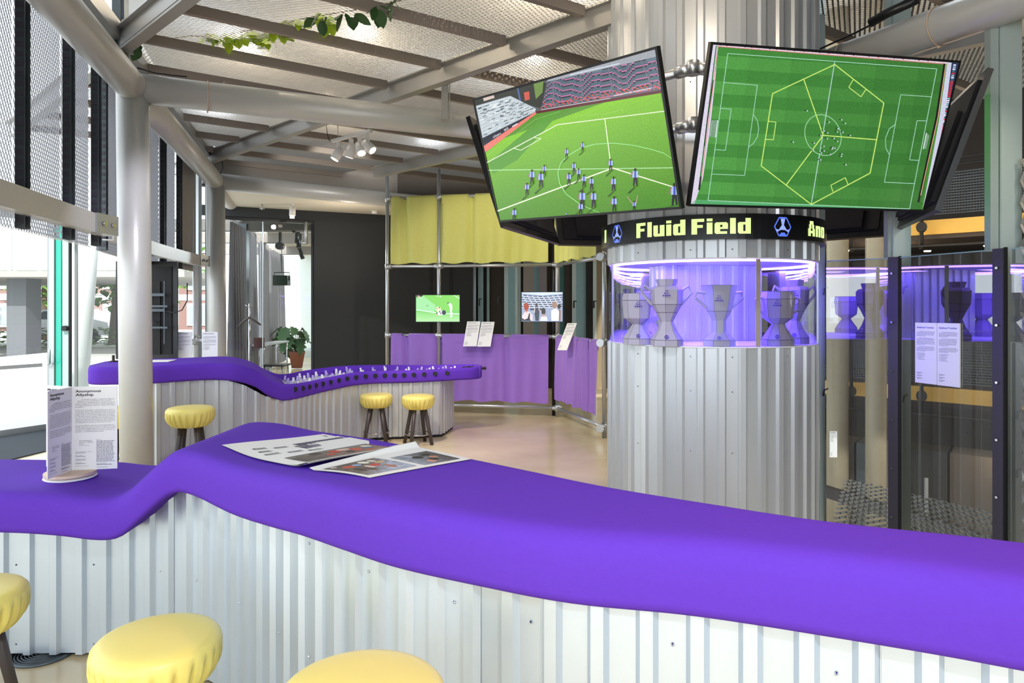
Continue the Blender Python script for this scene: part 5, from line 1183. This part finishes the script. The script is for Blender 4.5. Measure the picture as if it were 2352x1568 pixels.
def drawL(P):
    # headline letters run across the page, heavy condensed capitals, then four rows of stretched letters
    for k, ln in enumerate(("Politieke Rekwisieten", "Resonance / Resistance")):
        P.text(ln[:10], .44-.0*k, .44, .04, (50, 42, 74), bold=.03) if 0 else None
    rnd = random.Random(3)
    for row, (u0, v0, v1) in enumerate(((.22, .50, .98), (.34, .46, .98))):
        v = v0
        while v < v1: w_ = .012+rnd.random()*.014; P.rect(u0+.0, v, u0+.105-.03*rnd.random(), v+w_, (70, 58, 96), 1); v += w_+.008
    for (u, v, l) in ((.20, .14, .11), (.25, .30, .11), (.31, .45, .12), (.30, .12, .10), (.40, .10, .12), (.45, .27, .12), (.50, .42, .12)):
        P.line([(u, v), (u+.012, v+l)], .012, (50, 42, 66), 1); P.line([(u+.03, v+.01), (u+.04, v+l)], .008, (50, 42, 66), 1); P.line([(u, v), (u+.03, v+.01)], .01, (50, 42, 66), 1)
    for u in (.07, .22, .37): P.rect(u, .93, u+.05, .945, (70, 66, 80), 1)
    photo(P, .60, .12, .885, .90, lambda a, b: mixc((96, 88, 84), (150, 120, 104), b) if a > .15 else (120, 116, 112), [(.3, .5, .16, .06, (196, 70, 56)), (.25, .62, .12, .08, (224, 190, 176)), (.45, .72, .2, .05, (206, 90, 70)), (.5, .85, .14, .07, (90, 110, 130)), (.6, .6, .1, .06, (60, 52, 50)), (.3, .9, .16, .05, (226, 214, 200)), (.7, .8, .12, .05, (200, 96, 60)), (.2, .3, .14, .07, (70, 60, 56)), (.55, .38, .1, .05, (188, 70, 54))], 4)
def drawR(P):
    photo(P, .16, .04, .90, .50, lambda a, b: mixc((104, 92, 84), (170, 178, 196), min(1, max(0, (a+b-.75)*1.6))), [(.3, .25, .10, .10, (206, 86, 60)), (.28, .42, .09, .07, (150, 176, 214)), (.2, .62, .12, .08, (240, 236, 222)), (.2, .78, .10, .05, (236, 226, 200)), (.5, .6, .1, .08, (206, 66, 56)), (.55, .45, .12, .05, (228, 206, 190)), (.38, .8, .07, .09, (216, 176, 120)), (.7, .35, .14, .06, (90, 70, 62)), (.75, .7, .14, .07, (176, 120, 100)), (.1, .12, .05, .06, (222, 214, 206)), (.62, .2, .16, .05, (64, 52, 46))], 8)
    photo(P, .34, .56, .92, .93, lambda a, b: mixc((150, 158, 172), (70, 64, 60), b), [(.3, .7, .1, .12, (30, 28, 30)), (.4, .4, .12, .14, (26, 26, 28)), (.55, .7, .1, .1, (196, 136, 116)), (.7, .55, .1, .12, (36, 30, 30)), (.8, .4, .12, .1, (210, 150, 130)), (.2, .3, .12, .1, (170, 176, 188))], 9)
newsprint(fL, drawL, 'printed_text'); newsprint(fR, drawR, 'printed_photo')
# ---- floor grille
gr = thing('floor_grille', 'round swirl air grille set in the floor under the bar front', 'grille', (-2.15, 3.2, 0))
mb = MB(); mb.tube([(-2.15+.128*math.cos(t), 3.2+.128*math.sin(t), .005) for t in [2*PI*k/40 for k in range(40)]], .009, 6, closed=True)
for r in [.018+.0135*k for k in range(8)]: mb.tube([(-2.15+r*math.cos(t), 3.2+r*math.sin(t), .006) for t in [2*PI*k/30 for k in range(30)]], .004, 5, closed=True)
mb.build('slats', 'channel', gr, kind='stuff'); mb = MB(); mb.lathe([(.125, .0015), (.0001, .0016)], (-2.15, 3.2, 0), 30, False); mb.build('well', 'blackm', gr)

# ================================================================== THINGS AROUND THE FAR COUNTER
mb_, sb_, _ = monitor('standing_monitor', at(339, 712, 7.30), R(184), 0, 0, .62, 1.02, 'big upright screen seen from the back, left of the far counter', 'monitor')
x = MB(); c = at(372, 712, 7.2); x.box((c.x-.10, c.y-.01, c.z+.03), (c.x+.06, c.y+.005, c.z+.05)); x.box((c.x-.10, c.y-.01, c.z-.19), (c.x+.06, c.y+.005, c.z-.17)); x.box((c.x+.02, c.y-.006, c.z-.35), (c.x+.03, c.y+.004, c.z+.3))
x.build('back_rails', 'channel', mb_)
x = MB(); p = at(395, 640, 7.2); x.tube([at(430, 650, 7.25), at(430, 690, 7.25), at(418, 712, 7.2), at(400, 718, 7.2), at(380, 714, 7.2)], .006, 6); x.tube([at(362, 740, 7.2), at(350, 735, 7.2), at(345, 722, 7.2), at(352, 745, 7.2), at(366, 738, 7.19)], .006, 6); x.build('cable', 'black', mb_)
x = MB(); c = Vector((mb_.location.x, mb_.location.y+.09, 0)); x.tube([c+Z*0, c+Z*1.9], .03, 12); x.build('stand_pole', 'black', mb_)
x = MB(); x.obox(c+Z*.012, (.28, 0, 0), (0, .2, 0), (0, 0, .012)); x.build('base_plate', 'black', mb_)
po = thing('stand_pole', 'white tube pole on a foot between the two small text boards', 'stand', at(450, 820, 7.55)); p = at(450, 700, 7.55)
x = MB(); x.tube([(p.x, p.y, .02), (p.x, p.y, 2.03)], .026, 14); x.build('pole', 'tube', po); x = MB(); x.lathe([(.0001, 0), (.16, 0), (.16, .015), (.0001, .02)], (p.x, p.y, 0), 24); x.build('foot', 'tube', po); x = MB(); x.obox((p.x, p.y-.03, 1.22), (.16, 0, 0), (0, .012, 0), (0, 0, .012)); x.tube([(p.x, p.y, 1.17), (p.x, p.y, 1.27)], .034, 12); x.build('cross_arm', 'galv', po)
board('info_board', 'small white text board left of the stand pole at the window', (at(405, 762, 7.4), at(441, 762, 7.4), at(441, 832, 7.4), at(405, 832, 7.4)), None, 'text boards behind the far counter')
board('info_board', 'small white text board right of the stand pole at the window', (at(464, 762, 7.4), at(500, 762, 7.4), at(500, 832, 7.4), at(464, 832, 7.4)), None, 'text boards behind the far counter')
lf = MB(); lf.obox((-3.30, 6.55, 1.074), (.10, .02, 0), (-.02, .12, 0), (0, 0, .0025)); o = lf.build('leaflet', 'paper'); o['label'] = 'pale leaflet lying on the far counter beside the thick column'; o['category'] = 'leaflet'
ft = thing('table_sign_foot', 'small metal foot of a sign at the left end of the far counter', 'stand', (-3.72, 6.5, 1.07)); x = MB(); x.lathe([(.0001, 0), (.045, 0), (.045, .004), (.012, .012), (.012, .06), (.0001, .06)], (-3.72, 6.5, 1.071), 16); x.build('foot', 'brown', ft)
# ---- white track lights
tl = thing('track_light', 'white track with four white spotlight heads hung under the mesh ceiling', 'light', at(806, 310, 7.4))
a, b = at(763, 324, 7.6), at(853, 300, 7.2); x = MB(); x.bar(a, b, .035, .03); x.build('track', 'white', tl); x = MB(); x.tube([a.lerp(b, .15), a.lerp(b, .15)+Z*.2], .003, 6); x.tube([a.lerp(b, .93), a.lerp(b, .93)+Z*.2], .003, 6); x.build('hanger_rod', 'galv', tl)
x = MB(); x.tube([a, a+Vector((-.03, 0, -.0)), a+Vector((-.05, 0, .06)), a+Vector((-.07, 0, .2))], .004, 6); x.build('cable', 'black', tl)
for t, dr_ in ((.17, (-.5, -.2, -1)), (.5, (-.3, .1, -1)), (.72, (.3, -.5, -.9)), (.9, (.7, -.3, -.7))):
    c = a.lerp(b, t)-Z*.02; d = Vector(dr_).normalized(); x = MB(); x.obox(c-Z*.06, (.022, 0, 0), (0, .02, 0), (0, 0, .05)); e_ = c-Z*.12; x.tube([e_-d*.05, e_+d*.02, e_+d*.09], [.04, .05, .052], 16); h_ = x.build('spot_head', 'white', tl)
    x = MB(); x.tube([e_+d*.0905, e_+d*.092], .04, 16); x.build('lens', 'lampglow', h_)
# ceiling-room lamp and black spots in the glazed room
sp = thing('spotlight', 'lit clamp spotlight hanging above the glazed partition', 'light', at(672, 480, 11.0)); x = MB(); x.tube([at(672, 455, 11), at(672, 478, 11)], .015, 8); x.tube([at(672, 476, 11), at(671.5, 495, 11)], .05, 12); x.tube([at(665, 470, 11), at(678, 484, 11)], .01, 6); x.build('body', 'white', sp); x = MB(); x.tube([at(671, 495, 11), at(671, 501, 11)], .035, 12); x.build('bulb', 'lampglow', sp)
def black_spot(px, py, Y, tilt, lab, l=.2, r=.055):
    t_ = thing('black_spotlight', lab, 'light', at(px, py, Y), 'black spotlights in the glazed room'); p = at(px, py, Y); d = Vector((math.sin(tilt), -.2, -math.cos(tilt))).normalized(); x = MB(); x.tube([p-d*l/2, p+d*l/2], r, 12); x.build('head', 'black', t_); x = MB(); x.tube([p, Vector((p.x, p.y, 3.2))], .01, 6); x.build('stem', 'black', t_)
black_spot(677, 511, 13.0, -1.0, 'upper black spotlight of the tilted pair under the ceiling'); black_spot(680, 523, 13.0, -.9, 'lower black spotlight of the tilted pair under the ceiling'); black_spot(683, 542, 14.5, 0, 'upright black spotlight, left of the stacked two', .3, .05); black_spot(687, 553, 14.6, 0, 'upright black spotlight, right of the stacked two', .3, .05); black_spot(691, 581, 17, .4, 'small black spotlight farthest back in the glazed room', .3, .05)
sk = thing('hanging_speaker', 'black box loudspeaker hanging in a yoke before the white wall', 'speaker', at(647, 643, 14)); p = at(647, 644, 14); x = MB(); x.box((p.x-.145, p.y-.1, p.z-.1), (p.x+.145, p.y+.1, p.z+.1)); x.build('cabinet', 'black', sk); x = MB(); x.tube([(p.x-.15, p.y, p.z+.0), (p.x-.15, p.y, p.z+.16), (p.x+.15, p.y, p.z+.16), (p.x+.15, p.y, p.z)], .01, 6); x.tube([(p.x, p.y, p.z+.16), (p.x, p.y, 3.2)], .006, 6); x.build('yoke', 'black', sk)
pj = thing('ceiling_projector', 'small black projector head fixed to the back room ceiling', 'projector', at(643, 565, 15)); p = at(643, 565, 15); x = MB(); x.tube([(p.x, p.y-.08, p.z), (p.x, p.y+.08, p.z)], .08, 14); x.box((p.x-.02, p.y-.02, p.z), (p.x+.02, p.y+.02, 3.2)); x.build('head', 'black', pj)
# table, chair, plant, coat stand in the glazed room
tb = thing('side_table', 'light-topped steel table inside the glazed back room', 'table', at(620, 830, 13.6)); a = at(578, 797, 13.6); b = at(650, 785, 14.6)
x = MB(); x.box((a.x, 13.5, .80), (b.x, 15.0, .83)); x.build('tabletop', 'tableTop', tb)
for q in ((a.x+.03, 13.55), (b.x-.03, 13.55), (b.x-.03, 14.95), (a.x+.03, 14.95)): x = MB(); x.tube([(q[0], q[1], 0), (q[0], q[1], .8)], .016, 8); x.build('leg', 'chrome', tb)
cr = thing('side_chair', 'brown-backed chair tucked at the table in the glazed room', 'chair', at(640, 830, 13.3)); c = at(612, 800, 13.3)
x = MB(); x.box((c.x-.02, 13.1, .44), (c.x+.40, 13.5, .47)); x.build('seat', 'black', cr); x = MB(); x.box((c.x-.20, 13.18, .78), (c.x+.0, 13.2, .98)); x.build('backrest', 'seatred', cr)
for q in ((c.x, 13.12), (c.x+.38, 13.12), (c.x, 13.48), (c.x+.38, 13.48)): x = MB(); x.tube([(q[0], q[1], 0), (q[0]+(.19+c.x-q[0])*.15, q[1], .45)], .01, 6); x.build('leg', 'chrome', cr)
x = MB(); x.tube([(c.x-.1, 13.2, .46), (c.x-.1, 13.2, .8)], .01, 6); x.build('back_post', 'chrome', cr)
cst = thing('coat_stand', 'slim coat stand with one dark wooden clothes hanger on it', 'stand', at(573, 830, 11.0)); p = at(573, 730, 11.0)
x = MB(); x.tube([(p.x, p.y, 0), (p.x, p.y, 1.62)], .018, 10); x.lathe([(.0001, 0), (.15, 0), (.15, .02), (.0001, .02)], (p.x, p.y, 0), 20); x.build('pole', 'chrome', cst)
x = MB()
for t in range(4): x.tube([(p.x, p.y, 1.56), (p.x+.06*math.cos(t*1.57+.4), p.y+.06*math.sin(t*1.57+.4), 1.60)], .008, 6)
x.build('hooks', 'chrome', cst)
hgr = thing('clothes_hanger', 'dark wooden clothes hanger on the coat stand behind the glass', 'hanger', (p.x, p.y-.06, 1.5)); x = MB(); x.tube([at(546, 750, 10.95), at(560, 737, 10.95), at(573, 729, 10.95), at(586, 737, 10.95), at(599, 746, 10.95)], [.012, .018, .022, .018, .012], 8); x.build('shoulder_bar', 'leg', hgr); x = MB(); x.tube([at(573, 729, 10.95), at(573, 722, 10.95), at(576, 718, 10.95), at(573, 715, 10.95)], .004, 6); x.build('hook', 'chrome', hgr)
def leaf(L, W, droop=.3, n=6, notch=0):
    vs = []; fs = []
    for i in range(n+1):
        t = i/n; w_ = W*math.sin(PI*min(1, t*.9+.08))**.8
        if notch and i % 2: w_ *= notch
        z = -droop*L*t*t; vs += [(-w_, L*t, z+.15*W), (0, L*t, z), (w_, L*t, z+.15*W)]
    for i in range(n): k = 3*i; fs += [(k, k+1, k+4, k+3), (k+1, k+2, k+5, k+4)]
    return MB().add(vs, fs, True)
def place_leaf(me, parent, p, yaw, pitch, sc=1):
    o = bpy.data.objects.new('leaf', me); COL.objects.link(o); o.parent = parent; o.location = Vector(p)-parent.location; o.rotation_euler = (pitch, random.uniform(-.4, .4), yaw); o.scale = (sc,)*3; return o
pp = at(682, 815, 17.5); pt = thing('potted_monstera', 'monstera with split leaves in a terracotta pot before the white wall', 'plant', (pp.x, pp.y, .2)); 
x = MB(); x.lathe([(.0001, 0), (.13, 0), (.19, .36), (.2, .36), (.2, .42), (.17, .42), (.16, .36), (.0001, .36)], (pp.x, 21.3*0+pp.y, .02), 24); x.build('pot', 'terracotta', pt)
lm = leaf(.36, .17, .35, 8, .55).mesh('leaf'); lm.materials.append(MT['leafd'])
for k in range(16):
    a_ = k*2.4; h_ = .5+.55*random.random(); q = Vector((pp.x-.12+.25*math.cos(a_), pp.y+.2*math.sin(a_), h_)); x = MB(); x.tube([(pp.x, pp.y, .4), ((pp.x+q.x)/2, (pp.y+q.y)/2, h_*.8), q], .008, 5); x.build('stem', 'leafd', pt); place_leaf(lm, pt, q, a_-PI/2, -.3-.7*random.random(), .8+.5*random.random())
# smoke detector and sprinkler
x = MB(); p = at(861, 484, 11.8); x.lathe([(.0001, -.05), (.05, -.045), (.06, 0)], (p.x, p.y, 3.19), 16); x.build('smoke_detector', 'white', wr); x = MB(); p = at(602, 462, 11.0); x.tube([(p.x, p.y, 3.19), (p.x, p.y, 3.1)], .012, 6); x.tube([(p.x-.04, p.y, 3.12), (p.x+.04, p.y, 3.12)], .008, 6); x.build('sprinkler', 'alu', wr)

# ================================================================== VINE ON THE MESH CEILING
vn = thing('climbing_vine', 'green vine trailing along the mesh ceiling, some leaves above it', 'plant', (-1.8, 5.1, 3.7))
def atz(px, py, z): Y = (EYE-z)*FPX/(py-HZ); return at(px, py, Y)
ll = leaf(.10, .036, .25, 6).mesh('leaf'); ll.materials.append(MT['leafl']); ld = leaf(.10, .036, .25, 6).mesh('leaf'); ld.materials.append(MT['leafd'])
path = [(318, 100), (440, 82), (500, 84), (560, 72), (620, 60), (700, 42), (760, 32), (820, 22), (900, 6), (960, -10)]
x = MB(); x.tube([atz(a, b, 3.69) for a, b in path], .006, 6); x.build('stem', 'bark', vn)
for (cx_, cy_, sx_, sy_, n_, m_, z_) in ((535, 82, 30, 14, 13, ll, 3.66), (595, 82, 30, 12, 13, ll, 3.67), (650, 62, 30, 14, 15, ll, 3.67), (690, 48, 14, 12, 6, ll, 3.68), (745, 42, 20, 12, 10, ll, 3.67), (480, 80, 24, 10, 6, ll, 3.68), (735, 40, 16, 10, 4, ld, 3.6), (788, 38, 8, 8, 3, ld, 3.56), (812, 36, 6, 10, 2, ld, 3.56), (868, 20, 14, 12, 5, ld, 3.55), (905, 4, 12, 6, 3, ld, 3.55), (320, 106, 6, 8, 3, ld, 3.56)):
    for k in range(n_):
        p = atz(cx_+random.gauss(0, .5)*sx_, cy_+random.gauss(0, .5)*sy_, z_+random.uniform(-.02, .03)); place_leaf(m_, vn, p, random.uniform(0, 2*PI), random.uniform(-1.2, -.1), random.uniform(.7, 1.25))

# ================================================================== ATRIUM FURNISHING
for k, (px, py, Y) in enumerate(((1943, 577, 13.0), (2130, 578, 12.2), (2268, 566, 11.5), (2040, 585, 14.4))):
    p = at(px, py, Y); l_ = thing('downlight', 'warm downlight under the upper gallery, '+('right behind the pillar edge', 'between the two tall posts, left one', 'beside the tall right post', 'next to the concrete column')[k], 'light', p, 'downlights under the upper gallery'); x = MB(); x.lathe([(.0001, 0), (.05, 0), (.06, .02)], p, 16); x.build('lamp_face', 'lampglow', l_)
    light('gallery_lamp', 'POINT', (p.x, p.y, p.z-.1), 30, WARM, None, .05)
light('gallery_lamp', 'POINT', (7.5, 10.5, -.8), 45, WARM, None, .3); light('gallery_lamp', 'POINT', (8.5, 9, 5.6), 120, (1, .86, .66), None, .3); light('gallery_lamp', 'POINT', (4.4, 9.5, 5.2), 60, (1, .86, .66), None, .3)
cbx = thing('dark_cabinet', 'row of tall dark cabinets on the lower floor beyond the glass', 'cabinet', (6.6, 10.4, -3.6))
for k in range(7):
    p = Vector((5.9+.55*k, 12.6-.42*k, 0)); x = MB(); x.obox(p+Z*-2.2, (.26, -.2, 0), (.2, .26, 0), (0, 0, 1.4)); d_ = x.build('door', ('brown', 'channel', 'blackm')[k % 3], cbx); 
    if k % 2 == 0: q = p+Vector((-.32, -.5, 0)); x = MB(); x.box((q.x, q.y, -1.9), (q.x+.05, q.y+.03, -1.2)); x.build('handle', 'alu', d_)
for (c4, lb) in (((at(1907, 683, 10.9), at(1925, 683, 10.9), at(1925, 742, 10.9), at(1907, 742, 10.9)), 'white notice on the concrete column, upper one'), ((at(1906, 990, 10.9), at(1923, 990, 10.9), at(1923, 1050, 10.9), at(1906, 1050, 10.9)), 'white notice on the concrete column, lower one'), ((at(2274, 330, 9), at(2296, 330, 9), at(2296, 370, 9), at(2274, 370, 9)), 'white notice hanging near the tall post on the upper floor')):
    board('notice', lb, c4, None, 'notices in the atrium', lines=(3, 3), cat='notice')
x = MB(); x.obox((9.2, 10.8, -1.9), (1.6, -.9, 0), (.2, .35, 0), (0, 0, .04)); x.obox((9.2, 10.8, -2.4), (1.6, -.9, 0), (.2, .35, 0), (0, 0, .04)); o = thing('shelf_unit', 'wooden open shelf unit on the lower floor right side', 'shelf', (9.2, 10.8, -3.6)); x.build('shelf', 'ambr', o)
for s_ in (-1, 1): x = MB(); x.obox((9.2+1.55*s_, 10.8-.87*s_, -2.7), (.03, 0, 0), (.2, .35, 0), (0, 0, .9)); x.build('side_panel', 'brown', o)

# ================================================================== OUTSIDE
prism(MB(), [(-90, 9.8), (-4.6, 9.8), (-8.6, 24), (-8.6, 120), (-90, 120)], -.3, -.06).build('terrain', 'paving', kind='structure')
prism(MB(), [(-90, -20), (-6.8, -20), (-6.8, 7.5), (-5.8, 9.3), (-4.6, 9.8), (-90, 9.8)], -.3, -.06).build('terrain', 'paving', kind='structure')
bl = thing('overhead_building', 'white panelled building raised on piers across the forecourt', 'building', (-17, 22, 0))
for k in range(12): x = MB(); x.box((-30+1.7*k, 20.5, 2.62), (-30+1.7*k+1.66, 20.7, 9)); x.build('facade_panel', 'whitewall', bl)
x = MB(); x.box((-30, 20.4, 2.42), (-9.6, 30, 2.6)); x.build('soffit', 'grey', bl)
x = MB(); x.box((-15.6, 21.5, -.06), (-15.0, 22.2, 2.42)); x.build('pier', mat('dark_pier', rgb(110, 112, 116), .8), bl)  # square pier in an even dark grey
for xx in (-16.5, -20): x = MB(); x.tube([(xx, 21.8, -.06), (xx, 21.8, 2.42)], .3, 20); x.build('pier', 'whitewall', bl)
x = MB(); x.tube([(-7.05, 11.2, -.06), (-6.75, 11.2, 4.2)], .19, 24); x = x.build('pier', 'whitewall', bl)
for nm, lb, x0, y0, w_, yaw in (('house', 'brick house with white window bands beyond the forecourt', -36, 44, 12, 0), ('house', 'brick house farther right behind the street trees', -22.5, 47, 9, 0)):
    h_ = thing(nm, lb, 'house', (x0, y0, 0)); x = MB(); x.box((x0, y0, -.06), (x0+w_, y0+6, 7)); x.build('wall', 'brick', h_)
    x = MB(); x.box((x0, y0-.05, 1.9), (x0+w_, y0, 2.3)); x.box((x0, y0-.05, 4.6), (x0+w_, y0, 5)); x.build('band', 'whitewall', h_)
    for zz in (.2, 2.6, 5.1):
        for k in range(int(w_/2.4)):
            x = MB(); x.box((x0+.6+2.4*k, y0-.1, zz), (x0+2.3+2.4*k, y0-.02, zz+1.5)); f_ = x.build('window', 'whitewall', h_); x = MB(); x.box((x0+.75+2.4*k, y0-.14, zz+.15), (x0+1.4+2.4*k, y0-.1, zz+1.35)); x.box((x0+1.5+2.4*k, y0-.14, zz+.15), (x0+2.15+2.4*k, y0-.1, zz+1.35)); x.build('pane', 'alu', f_)
lo = leaf(.5, .2, .2, 3)
def tree(x, y, h, r, lb, n=420, m='leafg'):
    t_ = thing('tree', lb, 'tree', (x, y, -.06), 'trees across the forecourt'); q = MB(); q.tube([(x, y, -.06), (x+.1, y, h*.45), (x, y, h*.8)], [.22, .16, .06], 8); q.build('trunk', 'bark', t_)
    c = MB()
    for k in range(n):
        d = Vector((random.gauss(0, 1), random.gauss(0, 1), random.gauss(0, .8))).normalized()*r*random.random()**.4; p = Vector((x, y, h*.78))+d; a_ = random.random()*6.3; e = random.uniform(-.6, .6); s_ = random.uniform(.5, 1)
        ca, sa, ce, se = math.cos(a_), math.sin(a_), math.cos(e), math.sin(e)
        c.add([(p.x+(X_*ca-Y_*ce*sa)*s_, p.y+(X_*sa+Y_*ce*ca)*s_, p.z+(Z_+Y_*se)*s_) for X_, Y_, Z_ in lo.v], lo.f)
    c.build('crown', m, t_, kind='stuff')
MT['leafg'] = mat('tree_leaf', rgb(126, 158, 84), .6, noise=.25, nscale=3)
tree(-22.2, 33, 3.7, 1.7, 'leafy tree right of the dark pier, trunk wrapped in ivy'); tree(-16.6, 29, 3.4, 1.3, 'thin street tree between the white pier and the window edge', 300); tree(-30, 36, 6, 3, 'tree at the far left behind the white pier'); tree(-17.8, 36, 5, 2.4, 'bushy tree behind the upright screen')
hdg = thing('hedge', 'low clipped hedge along the street beyond the piers', 'hedge', (-20, 27, 0)); c = MB()
for k in range(900):
    p = Vector((random.uniform(-30, -14), random.uniform(27, 27.8), random.uniform(0, .7))); a_ = random.random()*6.3; ca, sa = math.cos(a_), math.sin(a_); c.add([(p.x+(X_*ca-Y_*sa)*.5, p.y+(X_*sa+Y_*ca)*.5, p.z+Z_*.5) for X_, Y_, Z_ in lo.v], lo.f)
c.build('foliage', 'leafg', hdg, kind='stuff')
def car(x, y, lb):
    r = thing('parked_car', lb, 'car', (x, y, -.06), 'cars parked across the street'); pf = [(-2.1, .35), (-2.1, .75), (-1.9, .85), (-1.2, .95), (-.7, 1.4), (.7, 1.42), (1.4, 1.0), (2.05, .85), (2.15, .5), (2.1, .3)]
    q = MB(); n = len(pf); vs = [(x+a, y-.8, b) for a, b in pf]+[(x+a, y+.8, b) for a, b in pf]; q.add(vs, [tuple(range(n)), tuple(reversed(range(n, 2*n)))]+[(i, n+i, n+(i+1) % n, (i+1) % n) for i in range(n)]); q.build('body', 'carpaint', r)
    q = MB(); q.add([(x-1.05, y-.82, .98), (x-.68, y-.82, 1.33), (x+.65, y-.82, 1.35), (x+1.2, y-.82, 1.0)], [(0, 1, 2, 3)]); q.build('side_window', 'channel', r)
    for a in (-1.35, 1.35):
        q = MB(); q.tube([(x+a, y-.84, .3), (x+a, y-.62, .3)], .32, 18); q.build('wheel', 'blackm', r)
car(-19.3, 30.5, 'pale car parked by the hedge, seen between the piers'); car(-28, 31, 'pale car parked at the far left behind the pier')
lw = MB(); lw.add([(-15, 15.5, -.06), (-8.2, 13.2, -.06), (-8.2, 13.5, -.06), (-15, 15.8, -.06), (-15, 15.5, .1), (-8.2, 13.2, .75), (-8.2, 13.5, .75), (-15, 15.8, .1)], [(0,1,5,4),(1,2,6,5),(2,3,7,6),(3,0,4,7),(4,5,6,7)]); o = lw.build('ramp_wall', 'whitewall'); o['label'] = 'low white ramp wall rising across the forecourt outside the glass door'; o['category'] = 'wall'
